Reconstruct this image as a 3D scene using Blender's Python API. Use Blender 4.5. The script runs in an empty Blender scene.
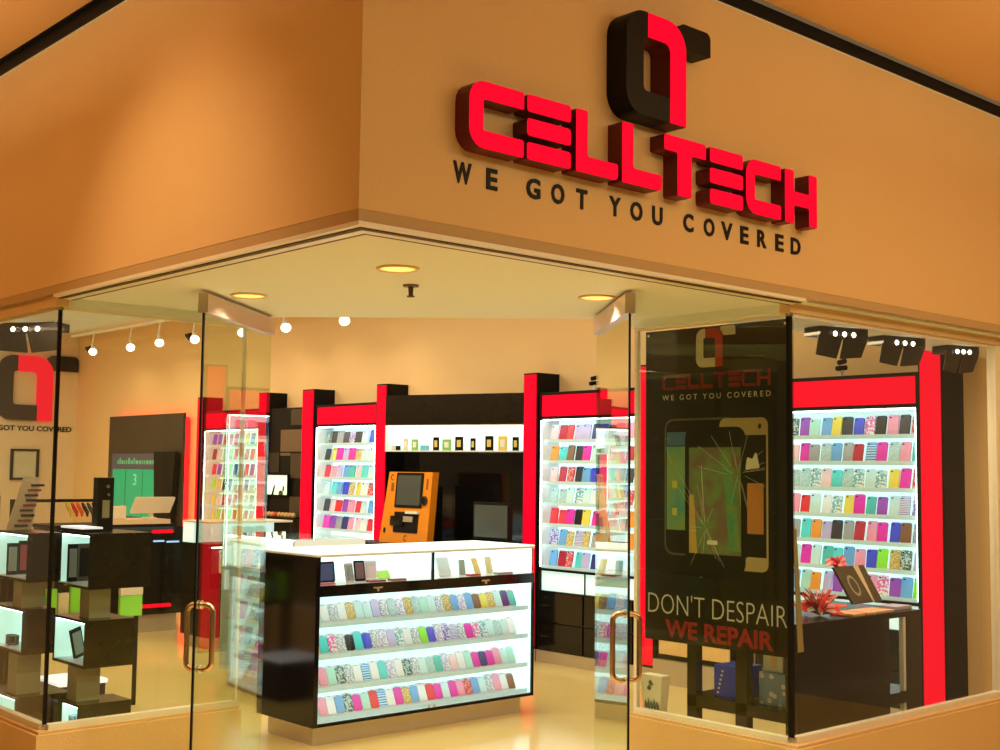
import bpy, bmesh, math, random
from mathutils import Vector, Matrix
random.seed(7)
scene = bpy.context.scene
COL = scene.collection
PI = math.pi

# ------------------------------------------------------------------ materials
MATS = {}
def mat(name, color, rough=0.5, metal=0.0, emit=None, es=1.0, spec=0.35, bump=0.0, bscale=60, var=0.0, vscale=3.0, coat=0.0):
    if name in MATS: return MATS[name]
    m = bpy.data.materials.new(name); m.use_nodes = True
    nt = m.node_tree; b = nt.nodes['Principled BSDF']
    b.inputs['Base Color'].default_value = (*color, 1)
    b.inputs['Roughness'].default_value = rough
    b.inputs['Metallic'].default_value = metal
    b.inputs['Specular IOR Level'].default_value = spec
    b.inputs['Coat Weight'].default_value = coat
    b.inputs['Coat Roughness'].default_value = 0.05
    if emit:
        b.inputs['Emission Color'].default_value = (*emit, 1)
        b.inputs['Emission Strength'].default_value = es
    tc = nt.nodes.new('ShaderNodeTexCoord')
    if var > 0:
        n = nt.nodes.new('ShaderNodeTexNoise'); n.inputs['Scale'].default_value = vscale; n.inputs['Detail'].default_value = 3
        r = nt.nodes.new('ShaderNodeMapRange'); r.inputs['To Min'].default_value = 1 - var; r.inputs['To Max'].default_value = 1 + var
        mx = nt.nodes.new('ShaderNodeVectorMath'); mx.operation = 'SCALE'; mx.inputs[0].default_value = color
        nt.links.new(tc.outputs['Object'], n.inputs['Vector']); nt.links.new(n.outputs['Fac'], r.inputs['Value'])
        nt.links.new(r.outputs['Result'], mx.inputs['Scale']); nt.links.new(mx.outputs[0], b.inputs['Base Color'])
    if bump > 0:
        n = nt.nodes.new('ShaderNodeTexNoise'); n.inputs['Scale'].default_value = bscale
        bp = nt.nodes.new('ShaderNodeBump'); bp.inputs['Strength'].default_value = bump; bp.inputs['Distance'].default_value = 0.01
        nt.links.new(tc.outputs['Object'], n.inputs['Vector']); nt.links.new(n.outputs['Fac'], bp.inputs['Height'])
        nt.links.new(bp.outputs['Normal'], b.inputs['Normal'])
    MATS[name] = m
    return m

def pattern(name, c1, c2, kind, scale):
    if name in MATS: return MATS[name]
    m = mat(name, c1, 0.35)
    nt = m.node_tree; b = nt.nodes['Principled BSDF']
    tc = nt.nodes.new('ShaderNodeTexCoord')
    if kind == 'stripe':
        t = nt.nodes.new('ShaderNodeTexWave'); t.wave_type = 'BANDS'; t.bands_direction = 'DIAGONAL'; t.inputs['Scale'].default_value = scale
        out = t.outputs['Fac']
    elif kind == 'band':
        t = nt.nodes.new('ShaderNodeTexWave'); t.wave_type = 'BANDS'; t.bands_direction = 'Z'; t.inputs['Scale'].default_value = scale
        t.inputs['Distortion'].default_value = 2.0
        out = t.outputs['Fac']
    elif kind == 'dots':
        t = nt.nodes.new('ShaderNodeTexVoronoi'); t.inputs['Scale'].default_value = scale
        out = t.outputs['Distance']
    else:
        t = nt.nodes.new('ShaderNodeTexNoise'); t.inputs['Scale'].default_value = scale; t.inputs['Detail'].default_value = 2
        out = t.outputs['Fac']
    nt.links.new(tc.outputs['Object'], t.inputs['Vector'])
    rp = nt.nodes.new('ShaderNodeValToRGB'); rp.color_ramp.interpolation = 'CONSTANT'
    if kind == 'photo': rp.color_ramp.interpolation = 'LINEAR'; t.inputs['Detail'].default_value = 8; rp.color_ramp.elements[0].position = .42
    rp.color_ramp.elements[0].color = (*c1, 1)
    rp.color_ramp.elements[1].position = {'dots': 0.33, 'photo': 0.58}.get(kind, 0.5); rp.color_ramp.elements[1].color = (*c2, 1)
    nt.links.new(out, rp.inputs['Fac']); nt.links.new(rp.outputs['Color'], b.inputs['Base Color'])
    return m

def glass(name, tint=(0.93, 0.96, 0.90), boost=1.0):
    m = bpy.data.materials.new(name); m.use_nodes = True
    nt = m.node_tree; nt.nodes.clear()
    out = nt.nodes.new('ShaderNodeOutputMaterial'); mix = nt.nodes.new('ShaderNodeMixShader')
    tr = nt.nodes.new('ShaderNodeBsdfTransparent'); gl = nt.nodes.new('ShaderNodeBsdfGlossy')
    tr.inputs['Color'].default_value = (*tint, 1); gl.inputs['Roughness'].default_value = 0.0
    gl.inputs['Color'].default_value = (1, 1, 1, 1)
    lw = nt.nodes.new('ShaderNodeLayerWeight'); lw.inputs['Blend'].default_value = 0.5
    p = nt.nodes.new('ShaderNodeMath'); p.operation = 'POWER'; p.inputs[1].default_value = 5.0
    a = nt.nodes.new('ShaderNodeMath'); a.operation = 'MULTIPLY_ADD'; a.inputs[1].default_value = 0.96; a.inputs[2].default_value = 0.04 * boost
    nt.links.new(lw.outputs['Facing'], p.inputs[0]); nt.links.new(p.outputs[0], a.inputs[0])
    nt.links.new(a.outputs[0], mix.inputs['Fac']); nt.links.new(tr.outputs[0], mix.inputs[1]); nt.links.new(gl.outputs[0], mix.inputs[2])
    nt.links.new(mix.outputs[0], out.inputs['Surface'])
    MATS[name] = m
    return m

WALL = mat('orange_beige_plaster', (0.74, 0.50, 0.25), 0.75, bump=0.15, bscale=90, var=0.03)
BAND = mat('shaded_band_tan', (0.52, 0.35, 0.18), 0.7)
INWALL = mat('warm_interior_paint', (0.84, 0.60, 0.33), 0.8, var=0.02)
LOGOWALL = mat('cream_interior_paint', (0.80, 0.66, 0.46), 0.8)
SOFFIT = mat('cream_ceiling_paint', (0.80, 0.84, 0.84), 0.75)
MALLCEIL = mat('mall_ceiling_paint', (0.82, 0.50, 0.24), 0.8)
TRIMW = mat('white_trim_metal', (0.85, 0.80, 0.72), 0.35)
TRIMD = mat('dark_groove', (0.10, 0.06, 0.035), 0.6)
BLACK = mat('gloss_black_laminate', (0.008, 0.007, 0.007), 0.10, spec=0.45)
BLACKM = mat('satin_black', (0.008, 0.007, 0.007), 0.45, spec=0.12)
BLACKW = mat('dark_brown_laminate', (0.012, 0.008, 0.005), 0.22, spec=0.3, var=0.3, vscale=6)
BROWN = mat('taupe_tile', (0.16, 0.10, 0.065), 0.35)
DBROWN = mat('dark_taupe_tile', (0.06, 0.042, 0.03), 0.35)
REDL = mat('lit_red_acrylic', (0.25, 0.0, 0.005), 0.5, emit=(1.0, 0.002, 0.022), es=1.0, spec=0.03)
REDS = mat('sign_side_dark_red', (0.13, 0.008, 0.01), 0.4)
SIGNRED = mat('lit_sign_red', (0.25, 0.0, 0.005), 0.5, emit=(0.98, 0.001, 0.026), es=0.95, spec=0.03)
LITC = mat('backlit_white_acrylic', (0.85, 0.93, 0.93), 0.4, emit=(0.66, 0.98, 0.96), es=0.80)
LITW = mat('led_strip', (1, 1, 1), 0.4, emit=(0.72, 0.96, 1.0), es=9.0)
LITS = mat('shelf_led_strip', (1, 1, 1), 0.4, emit=(0.72, 0.96, 1.0), es=9.0)
LIP = mat('glow_tinted_acrylic', (0.50, 0.68, 0.70), 0.25, spec=.1, emit=(.40, .62, .62), es=.40)  # faint glow added to the lips to offset the warm light's brown cast
WHITE = mat('white_laminate', (0.82, 0.84, 0.84), 0.35)
CREAM = mat('cream_plastic', (0.80, 0.66, 0.50), 0.4)
SILVER = mat('brushed_silver', (0.62, 0.55, 0.46), 0.35, metal=0.6)
STEEL = mat('bronze_steel', (0.60, 0.42, 0.27), 0.22, metal=1.0)
RAIL = mat('door_rail_metal', (0.66, 0.50, 0.46), 0.28, metal=0.55)
CHROME = mat('chrome', (0.8, 0.8, 0.8), 0.15, metal=1.0)
KIOSK = mat('orange_kiosk_plastic', (0.88, 0.30, 0.012), 0.4)
SCREEN = mat('dark_screen_glass', (0.05, 0.052, 0.04), 0.15, emit=(0.10, 0.11, 0.08), es=0.35)
LAMPO = mat('warm_downlight_lens', (1, 0.7, 0.3), 0.4, emit=(1.0, 0.62, 0.12), es=1.15)
BULB = mat('lamp_bulb', (1, 1, 1), 0.4, emit=(1.0, 0.95, 0.8), es=6.0)
GREYP = mat('grey_post', (0.40, 0.39, 0.28), 0.4)
GLASS = glass('clear_glass', (0.95, 0.965, 0.93))
DOORG = glass('door_glass', (0.88, 0.93, 0.80), 1.6)
CASEG = glass('display_case_glass', (0.97, 0.99, 0.985))

FLOORM = mat('glossy_yellow_floor', (0.88, 0.70, 0.29), 0.14, spec=0.6, var=0.10, vscale=1.3)

# ------------------------------------------------------------------ mesh builder
class M:
    def __init__(s): s.v = []; s.f = []; s.mi = []; s.mats = []; s.smooth = []
    def m(s, material):
        if material not in s.mats: s.mats.append(material)
        return s.mats.index(material)
    def add(s, vs, fs, material, smooth=False):
        o = len(s.v); s.v += [Vector(p) for p in vs]; k = s.m(material)
        for f in fs: s.f.append([i + o for i in f]); s.mi.append(k); s.smooth.append(smooth)
        return s
    def box(s, x0, x1, y0, y1, z0, z1, material, bev=0.0):
        if bev > 0:
            bm = bmesh.new(); bmesh.ops.create_cube(bm, size=1)
            for v in bm.verts: v.co = Vector(((x0 + x1) / 2 + v.co.x * (x1 - x0), (y0 + y1) / 2 + v.co.y * (y1 - y0), (z0 + z1) / 2 + v.co.z * (z1 - z0)))
            bmesh.ops.bevel(bm, geom=list(bm.edges), offset=bev, segments=2, affect='EDGES', profile=0.7)
            bm.verts.index_update()
            s.add([v.co.copy() for v in bm.verts], [[v.index for v in f.verts] for f in bm.faces], material)
            bm.free(); return s
        vs = [(x, y, z) for z in (z0, z1) for (x, y) in ((x0, y0), (x1, y0), (x1, y1), (x0, y1))]
        return s.add(vs, [(3, 2, 1, 0), (4, 5, 6, 7), (0, 1, 5, 4), (1, 2, 6, 5), (2, 3, 7, 6), (3, 0, 4, 7)], material)
    def prism(s, pts, o, ux, uy, depth, front, side=None, back=True):
        # pts 2D polygon (ccw in ux,uy); extruded along n = ux x uy by depth from o
        o = Vector(o); ux = Vector(ux); uy = Vector(uy); n = ux.cross(uy).normalized()
        a = [o + ux * p[0] + uy * p[1] for p in pts]; b = [p + n * depth for p in a]; N = len(pts)
        s.add(b, [list(range(N))], front)
        side = side or front
        if depth:
            s.add(a + b, [[i, (i + 1) % N, N + (i + 1) % N, N + i] for i in range(N)], side)
            if back: s.add(a, [list(range(N))[::-1]], side)
        return s
    def cyl(s, p0, p1, r0, r1, material, n=16, caps=True, capmat=None, smooth=True):
        p0 = Vector(p0); p1 = Vector(p1); d = (p1 - p0).normalized()
        a = d.orthogonal().normalized(); b = d.cross(a)
        c = [(math.cos(2 * PI * i / n), math.sin(2 * PI * i / n)) for i in range(n)]
        vs = [p0 + (a * x + b * y) * r0 for x, y in c] + [p1 + (a * x + b * y) * r1 for x, y in c]
        s.add(vs, [[i, (i + 1) % n, n + (i + 1) % n, n + i] for i in range(n)], material, smooth)
        if caps:
            s.add(vs[:n], [list(range(n))[::-1]], material); s.add(vs[n:], [list(range(n))], capmat or material)
        return s
    def tube(s, path, r, material, n=10):
        path = [Vector(p) for p in path]; rings = []; up = None
        for i, p in enumerate(path):
            d = (path[min(i + 1, len(path) - 1)] - path[max(i - 1, 0)]).normalized()
            if up is None: up = d.orthogonal().normalized()
            up = (up - d * up.dot(d)).normalized(); sd = d.cross(up)
            rings.append([p + (up * math.cos(2 * PI * k / n) + sd * math.sin(2 * PI * k / n)) * r for k in range(n)])
        vs = [v for rg in rings for v in rg]; fs = []
        for i in range(len(path) - 1):
            for k in range(n): fs.append([i * n + k, i * n + (k + 1) % n, (i + 1) * n + (k + 1) % n, (i + 1) * n + k])
        s.add(vs, fs, material, True)
        s.add(rings[0], [list(range(n))[::-1]], material); s.add(rings[-1], [list(range(n))], material)
        return s
    def lathe(s, prof, c, material, n=24, axis='z'):
        c = Vector(c); vs = []; fs = []
        for r, h in prof:
            for k in range(n): vs.append(c + Vector((r * math.cos(2 * PI * k / n), r * math.sin(2 * PI * k / n), h)))
        for i in range(len(prof) - 1):
            for k in range(n): fs.append([i * n + k, i * n + (k + 1) % n, (i + 1) * n + (k + 1) % n, (i + 1) * n + k])
        return s.add(vs, fs, material, True)
    def xf(s, mtx):
        s.v = [mtx @ v for v in s.v]; return s
    def mesh(s, name):
        me = bpy.data.meshes.new(name)
        me.from_pydata([tuple(v) for v in s.v], [], s.f)
        for m in s.mats: me.materials.append(m)
        for p, k, sm in zip(me.polygons, s.mi, s.smooth): p.material_index = k; p.use_smooth = sm
        me.update(); return me

def tag(o, label=None, cat=None, group=None, kind=None):
    if label: o['label'] = label
    if cat: o['category'] = cat
    if group: o['group'] = group
    if kind: o['kind'] = kind
    return o
def thing(name, label, cat, loc=(0, 0, 0), rz=0.0, group=None, kind=None):
    o = bpy.data.objects.new(name, None); COL.objects.link(o); o.empty_display_size = 0.1
    o.location = loc; o.rotation_euler = (0, 0, rz)
    return tag(o, label, cat, group, kind)
def worldm(o):
    m = Matrix.Translation(o.location) @ o.rotation_euler.to_matrix().to_4x4()
    return (worldm(o.parent) @ m) if o.parent else m
def part(name, mb, parent=None, world=True, label=None):
    """mb verts given in world coordinates (world=True) or in the parent's own frame."""
    me_b = mb
    if parent is not None and world:
        inv = worldm(parent).inverted(); me_b.v = [inv @ v for v in me_b.v]
    o = bpy.data.objects.new(name, me_b.mesh(name)); COL.objects.link(o)
    if parent is not None: o.parent = parent
    if label: o['label'] = label
    return o
def solo(name, mb, label, cat, loc=(0, 0, 0), group=None, kind=None):
    lv = Vector(loc); mb.v = [v - lv for v in mb.v]
    o = bpy.data.objects.new(name, mb.mesh(name)); COL.objects.link(o); o.location = loc
    return tag(o, label, cat, group, kind)
def struct(name, mb, parent=None, kind='structure'):
    o = bpy.data.objects.new(name, mb.mesh(name)); COL.objects.link(o)
    if parent is not None: o.parent = parent
    else: o['kind'] = kind
    return o

def rpoly(pts, rad=0.0, seg=5):
    """round the corners of a polygon; pts (x,y[,r])"""
    out = []; n = len(pts)
    for i in range(n):
        p = Vector(pts[i][:2]); r = pts[i][2] if len(pts[i]) > 2 else rad
        if r <= 0: out.append((p.x, p.y)); continue
        a = Vector(pts[i - 1][:2]); b = Vector(pts[(i + 1) % n][:2])
        da = (a - p).normalized(); db = (b - p).normalized()
        ang = da.angle(db); t = r / math.tan(ang / 2); 
        s0 = p + da * t; s1 = p + db * t
        c = p + (da + db).normalized() * (r / math.sin(ang / 2))
        v0 = s0 - c; v1 = s1 - c; tot = v0.angle(v1)
        cr = v0.x * v1.y - v0.y * v1.x
        for k in range(seg + 1):
            th = tot * k / seg * (1 if cr > 0 else -1)
            q = Vector((v0.x * math.cos(th) - v0.y * math.sin(th), v0.x * math.sin(th) + v0.y * math.cos(th)))
            out.append((c.x + q.x, c.y + q.y))
    return out

def text_mb(body, o, ux, uy, width, height, depth, material, bold=0.0, mb=None):
    """text scaled into a width x height rectangle with its lower left at o"""
    cu = bpy.data.curves.new('text', 'FONT'); cu.body = body; cu.size = 1; cu.offset = bold; cu.extrude = 0.5 if depth else 0; cu.resolution_u = 3
    ob = bpy.data.objects.new('text', cu); COL.objects.link(ob)
    dg = bpy.context.evaluated_depsgraph_get(); me = bpy.data.meshes.new_from_object(ob.evaluated_get(dg))
    vs = [v.co.copy() for v in me.vertices]; fs = [list(p.vertices) for p in me.polygons]
    bpy.data.objects.remove(ob); bpy.data.meshes.remove(me); bpy.data.curves.remove(cu)
    x0 = min(v.x for v in vs); x1 = max(v.x for v in vs); y0 = min(v.y for v in vs); y1 = max(v.y for v in vs)
    ux = Vector(ux); uy = Vector(uy); n = ux.cross(uy); o = Vector(o)
    sx = width / max(x1 - x0, 1e-6); sy = (height / max(y1 - y0, 1e-6)) if height else sx
    w = [o + ux * ((v.x - x0) * sx) + uy * ((v.y - y0) * sy) + n * ((v.z + 0.5 if depth else 0.0) * (depth or 0)) for v in vs]
    mb = mb or M()
    return mb.add(w, fs, material)

# ------------------------------------------------------------------ key dimensions
FX, FY = 2.22, 3.13            # fascia faces
GX, GY = 2.27, 3.25            # facade glass planes
LY, RX = 5.51, 4.655           # return glass planes
D = 7.69                       # back wall
YN = 17.9                      # far logo wall
TOP = 2.32; SILL = 0.45; SOFZ = 2.36; CZ = 3.52; MZ = 3.54

# ------------------------------------------------------------------ SETTING
struct('floor', M().box(-6, D + 0.2, -6, YN + 0.2, -0.1, 0, FLOORM))
struct('wall_back', M().box(D, D + 0.15, 3.0, YN + 0.15, 0, CZ + 0.1, INWALL))
struct('wall_far', M().box(2.05, D, YN, YN + 0.15, 0, CZ + 0.1, LOGOWALL))
struct('ceiling', M().box(2.3, D, 3.3, YN, CZ, CZ + 0.1, SOFFIT))
# mall ceiling, in two slabs around the store block
struct('ceiling_mall', M().box(-6, FX - 0.04, -6, YN, 3.60, 3.72, MALLCEIL).box(FX - 0.04, 10, -6, FY - 0.04, 3.60, 3.72, MALLCEIL))
# black reveal between fascia and mall ceiling
struct('trim_1', M().box(FX - 0.012, FX + 0.02, FY + 0.02, YN, MZ, 3.598, BLACKM).box(FX - 0.012, 10, FY - 0.012, FY + 0.02, MZ, 3.598, BLACKM).box(FX - 0.04, FX - 0.012, FY - .04, YN, 3.596, 3.60, BLACKM))
struct('trim_6', M().box(FX - 0.006, FX, FY, YN, MZ - .006, MZ - .001, TRIMW).box(FX - 0.006, 10, FY - 0.006, FY, MZ - .006, MZ - .001, TRIMW))
# fascia walls
struct('wall_left', M().box(FX, FX + 0.08, FY, YN, 2.408, MZ, WALL))
struct('wall_right', M().box(FX + 0.08, 10, FY, FY + 0.12, 2.408, MZ, WALL))
# narrow recessed band along the foot of the fascia, its weaker light painted into the tan
def lring(mb, x0, x1, y0, y1, z0, z1, m, xe=10, ye=YN):
    mb.box(x0, x1, y0, ye, z0, z1, m).box(x1, xe, y0, y1, z0, z1, m); return mb
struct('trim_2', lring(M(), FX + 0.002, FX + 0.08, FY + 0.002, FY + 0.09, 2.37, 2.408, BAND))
# soffit of the entrance notch, window bays
so = M()
sofpoly = [(FX + 0.03, FY + 0.03), (9.9, FY + 0.03), (9.9, 3.86), (4.85, 3.86), (2.90, 5.81), (2.90, YN), (FX + 0.03, YN)]
so.prism(sofpoly, (0, 0, SOFZ), (1, 0, 0), (0, 1, 0), 0.06, SOFFIT)
struct('ceiling_soffit', so)
# bulkhead face above the door line and bays up to the interior ceiling
bk = M()
def wallseg(mb, a, b, t, z0, z1, m):
    a = Vector((*a, 0)); b = Vector((*b, 0)); d = (b - a).normalized(); n = Vector((-d.y, d.x, 0)) * t
    p = [a, b, b + n, a + n]
    vs = [(q.x, q.y, z0) for q in p] + [(q.x, q.y, z1) for q in p]
    return mb.add(vs, [(3, 2, 1, 0), (4, 5, 6, 7), (0, 1, 5, 4), (1, 2, 6, 5), (2, 3, 7, 6), (3, 0, 4, 7)], m)
for a, b in (((2.90, YN), (2.90, 5.81)), ((2.90, 5.81), (4.85, 3.86)), ((4.85, 3.86), (7.68, 3.86))):
    wallseg(bk, a, b, -0.05, SOFZ + 0.06, CZ, LOGOWALL)
struct('wall_bulkhead', bk)
# soffit edge trim: two pale strips with dark grooves
tr = M()
for (o, z, w, m) in ((-0.003, 2.368, 0.024, TRIMW), (0.021, 2.364, 0.020, TRIMD), (0.041, 2.362, 0.036, TRIMW), (0.077, 2.3615, 0.013, TRIMD)):
    x, y = FX + 0.005 + o, FY + 0.005 + o
    tr.box(x, x + w, y, LY - 0.04, z - 0.012, z + 0.002, m).box(x + w, RX - 0.04, y, y + w, z - 0.012, z + 0.002, m)
struct('trim_3', tr)
# headers above the glass
hd = M()
hd.box(GX - 0.03, GX + 0.03, LY - 0.03, YN, TOP, 2.372, WALL)
hd.box(GX + 0.03, 3.30, LY - 0.03, LY + 0.03, TOP, 2.36, SOFFIT)
hd.box(RX - 0.03, 9.9, GY - 0.03, GY + 0.03, TOP, 2.372, WALL)
hd.box(RX - 0.03, RX + 0.03, GY + 0.03, 4.16, TOP, 2.36, SOFFIT)
struct('wall_header', hd)
# low bulkhead walls under the glass with a stepped lip
def lowwall(mb, x0, x1, y0, y1):
    mb.box(x0, x1, y0, y1, 0, SILL - 0.05, WALL, 0.004)
lw = M()
lw.box(FX + 0.0, FX + 0.10, LY - 0.05, YN, 0, 0.425, WALL).box(FX + 0.10, 3.235, LY - 0.05, LY + 0.05, 0, 0.425, WALL)
lw.box(FX + 0.015, FX + 0.09, LY - 0.035, YN, 0.425, 0.437, WALL).box(FX + 0.09, 3.23, LY - 0.035, LY + 0.04, 0.425, 0.437, WALL)
struct('wall_sill_left', lw)
lw = M()
lw.box(RX - 0.05, 6.60, FY + 0.05, FY + 0.17, 0, 0.425, WALL).box(RX - 0.05, RX + 0.05, FY + 0.17, 4.16, 0, 0.425, WALL)
lw.box(RX - 0.035, 6.60, FY + 0.065, FY + 0.155, 0.425, 0.437, WALL).box(RX - 0.035, RX + 0.04, FY + 0.155, 4.155, 0.425, 0.437, WALL)
struct('wall_sill_right', lw)
# pier at the right end of the shop window
struct('wall_pier', M().box(6.60, 10, FY + 0.02, FY + 0.17, 0, 2.372, WALL))
struct('trim_4', M().box(6.535, 6.60, GY - 0.02, GY + 0.03, 0.437, TOP, TRIMW))

# glazing: four windows, each a pane with channel and edge seal
def window(name, x0, x1, y0, y1, seal):
    z0 = 0.449
    w = struct(name, M().box(x0, x1, y0, y1, z0, TOP - 0.008, GLASS))
    fr = M(); g = 0.012
    fr.box(x0 - g if x1 - x0 < 0.05 else x0, x1 + g if x1 - x0 < 0.05 else x1, y0 - g if y1 - y0 < 0.05 else y0, y1 + g if y1 - y0 < 0.05 else y1, 0.437, 0.462, TRIMW)
    fr.box(x0 - .006 if x1 - x0 < 0.05 else x0, x1 + .006 if x1 - x0 < 0.05 else x1, y0 - .006 if y1 - y0 < 0.05 else y0, y1 + .006 if y1 - y0 < 0.05 else y1, TOP - 0.014, TOP, TRIMW)
    struct('window_frame', fr, w)
    if seal:
        struct('edge_seal', M().box(*seal, 0.462, TOP - 0.014, BLACKM), w)
    return w
window('window_1', GX, GX + 0.012, LY + 0.014, YN, (GX - 0.002, GX + 0.012, LY - 0.006, LY + 0.010))
window('window_2', GX + 0.016, 3.220, LY - 0.006, LY + 0.006, None)
window('window_3', RX - 0.006, RX + 0.006, GY + 0.014, 4.14, None)
window('window_4', RX + 0.016, 6.535, GY - 0.006, GY + 0.006, (RX - 0.007, RX + 0.014, GY - 0.007, GY + 0.013))
struct('trim_5', M().box(3.220, 3.232, LY - 0.012, LY + 0.012, 0.437, TOP, TRIMW).box(RX - 0.012, RX + 0.012, 4.14, 4.158, 0.437, TOP, TRIMW))

# ------------------------------------------------------------------ glass doors, standing open
def door(name, hx, hy, fx, fy, side):
    d = Vector((fx - hx, fy - hy, 0)); L = d.length; rz = math.atan2(d.y, d.x)
    t = bpy.data.objects.new(name, None); COL.objects.link(t); t.location = (hx, hy, 0); t.rotation_euler = (0, 0, rz); t['kind'] = 'structure'
    part('door_glass', M().box(0.004, L - 0.012, -0.005, 0.005, 0.10, 2.27, DOORG), t, False)
    part('top_rail', M().box(0, L, -0.022, 0.022, 2.262, 2.345, RAIL, 0.003).box(L - 0.0005, L + 0.006, -0.022, 0.022, 2.262, 2.345, SILVER), t, False)
    part('bottom_rail', M().box(0, L, -0.022, 0.022, 0.012, 0.10, RAIL, 0.003), t, False)
    part('edge_seal', M().box(L - 0.012, L, -0.004, 0.004, 0.10, 2.262, BLACKM), t, False)
    part('pivot', M().cyl((0.03, 0, 2.345), (0.03, 0, 2.36), 0.012, 0.012, CHROME).cyl((0.03, 0, 0), (0.03, 0, 0.012), 0.015, 0.015, CHROME), t, False)
    for s in (-1, 1):
        x = L - 0.065; r = 0.03; pts = [(x, 0.005 * s, 0.75)]
        off = 0.056
        for k in range(7):
            a = PI / 2 * k / 6; pts.append((x, s * (off - r + r * math.sin(a)), 0.75 + r - r * math.cos(a)))
        for k in range(7):
            a = PI / 2 * k / 6; pts.append((x, s * (off - r + r * math.cos(a)), 1.02 - r + r * math.sin(a)))
        pts.append((x, 0.005 * s, 1.02))
        part('door_handle', M().tube(pts, 0.0115, STEEL).cyl((x, .005 * s, .75), (x, .012 * s, .75), .018, .018, CHROME).cyl((x, .005 * s, 1.02), (x, .012 * s, 1.02), .018, .018, CHROME), t, False)
    return t
door('door_1', 3.29, 5.37, 2.60, 4.79, 1)
door('door_2', 4.36, 4.145, 3.845, 3.47, -1)

# ------------------------------------------------------------------ store sign on the right fascia
def logo_shapes():
    """outline pieces of the mark in units of its height: dark body, red bar, dark arm"""
    W = 0.86; s = 0.24; h = 1.0
    dark = [(0.30, 1, 0), (0.30, 1 - s, 0), (s, 1 - s, 0.05), (s, s, 0.05), (W - s, s, 0), (W - s, 0, 0), (0, 0, 0.22), (0, 1, 0.24)]
    red = [(0.30, 1, 0), (0.30, 1 - s, 0), (W - s, 1 - s, 0.08), (W - s, 0, 0), (W, 0, 0), (W, 1, 0.27)]
    arm = [(W - 0.10, 0.985, 0), (W - 0.01, 0.86, 0), (W + 0.02, 0.79, 0), (W + 0.40, 0.79, 0), (W + 0.40, 1.03, 0.07), (W - 0.02, 1.03, 0)]
    ccw = lambda p: p if sum(p[i - 1][0] * p[i][1] - p[i][0] * p[i - 1][1] for i in range(len(p))) > 0 else p[::-1]
    return [ccw(rpoly(q, 0, 7)) for q in (dark, red, arm)]
LOGO = logo_shapes()
def put_logo(parent, o, ux, uy, H, depth, dm, rm, rs, world=True, names=('logo_body', 'logo_bar', 'logo_arm')):
    sc = [[(x * H, y * H) for x, y in p] for p in LOGO]
    part(names[0], M().prism(sc[0], o, ux, uy, depth, dm), parent, world)
    part(names[1], M().prism(sc[1], o, ux, uy, depth * 1.001, rm, rs), parent, world, 'red bar')
    part(names[2], M().prism(sc[2], o, ux, uy, depth * 0.92, dm), parent, world)

sign = thing('store_sign', 'large red CELLTECH letter sign with black and red mark on the beige fascia', 'sign', (3.57, FY, 2.55))
DP = 0.072; KS = (FY - DP) / 3.03
def ks(p): return [(x * KS, 1.6 + (z - 1.6) * KS) for x, z in p]
U, V_ = (1, 0, 0), (0, 0, 1)      # ux x uy = -y : towards the mall
def bar(x0, x1, z0, z1, r=0.012): return rpoly([(x0, z0), (x1, z0), (x1, z1), (x0, z1)], r, 3)
def letter(polys):
    mb = M()
    for p in polys: mb.prism(ks(p), (0, FY, 0), U, V_, DP, SIGNRED, REDS)
    part('sign_letter', mb, sign, True)
zb, zt, st = 2.654, 2.880, 0.061
def Cshape(x0, x1, stx, bt=st):
    return rpoly([(x1, zb, .008), (x1, zb + bt, .008), (x0 + stx, zb + bt, .008), (x0 + stx, zt - bt, .008), (x1, zt - bt, .008), (x1, zt, .008), (x0, zt, .065), (x0, zb, .065)][::-1][::-1], 0, 5)
def ccw(p): return p if sum(p[i - 1][0] * p[i][1] - p[i][0] * p[i - 1][1] for i in range(len(p))) > 0 else p[::-1]
def Lshape(x0, x1, stx): return ccw(rpoly([(x0, zb, .008), (x1, zb, .02), (x1, zb + st, .008), (x0 + stx, zb + st, .012), (x0 + stx, zt, .008), (x0, zt, .008)], 0, 4))
def Ebars(x0, x1):
    g = 0.022; h = (zt - zb - 2 * g) / 3
    return [bar(x0, x1, zb + k * (h + g), zb + k * (h + g) + h) for k in range(3)]
letter([ccw(Cshape(2.578, 2.822, 0.062))])
letter(Ebars(2.836, 3.047))
letter([Lshape(3.072, 3.290, 0.060)])
letter([Lshape(3.311, 3.533, 0.062)])
letter([ccw(rpoly([(3.545, zt - st), (3.622, zt - st), (3.622, zb), (3.708, zb), (3.708, zt - st), (3.794, zt - st), (3.794, zt), (3.545, zt)], .008, 3))])
letter(Ebars(3.818, 4.030))
letter([ccw(Cshape(4.049, 4.287, 0.060))])
letter([ccw(rpoly([(4.315, zb), (4.381, zb), (4.381, zb + .078), (4.489, zb + .078), (4.489, zb), (4.549, zb), (4.549, zt), (4.489, zt), (4.489, zb + .138), (4.381, zb + .138), (4.381, zt), (4.315, zt)], .007, 3))])
put_logo(sign, (3.333, FY, 2.926), U, V_, 0.397, 0.10, BLACKM, SIGNRED, REDS, names=('sign_logo_body', 'sign_logo_bar', 'sign_logo_arm'))
for c, a, b in [('W', 2.596, 2.675), ('E', 2.742, 2.792), ('G', 2.928, 2.995), ('O', 3.049, 3.114), ('T', 3.176, 3.232), ('Y', 3.35, 3.412), ('O', 3.466, 3.534), ('U', 3.591, 3.65), ('C', 3.776, 3.837), ('O', 3.903, 3.97), ('V', 4.015, 4.088), ('E', 4.141, 4.195), ('R', 4.257, 4.32), ('E', 4.384, 4.442), ('D', 4.496, 4.567)]:
    part('tagline_letter', text_mb(c, (a, FY, 2.552), U, V_, b - a, 0.073, 0.004, BLACKM, 0.028), sign, True)

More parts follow.
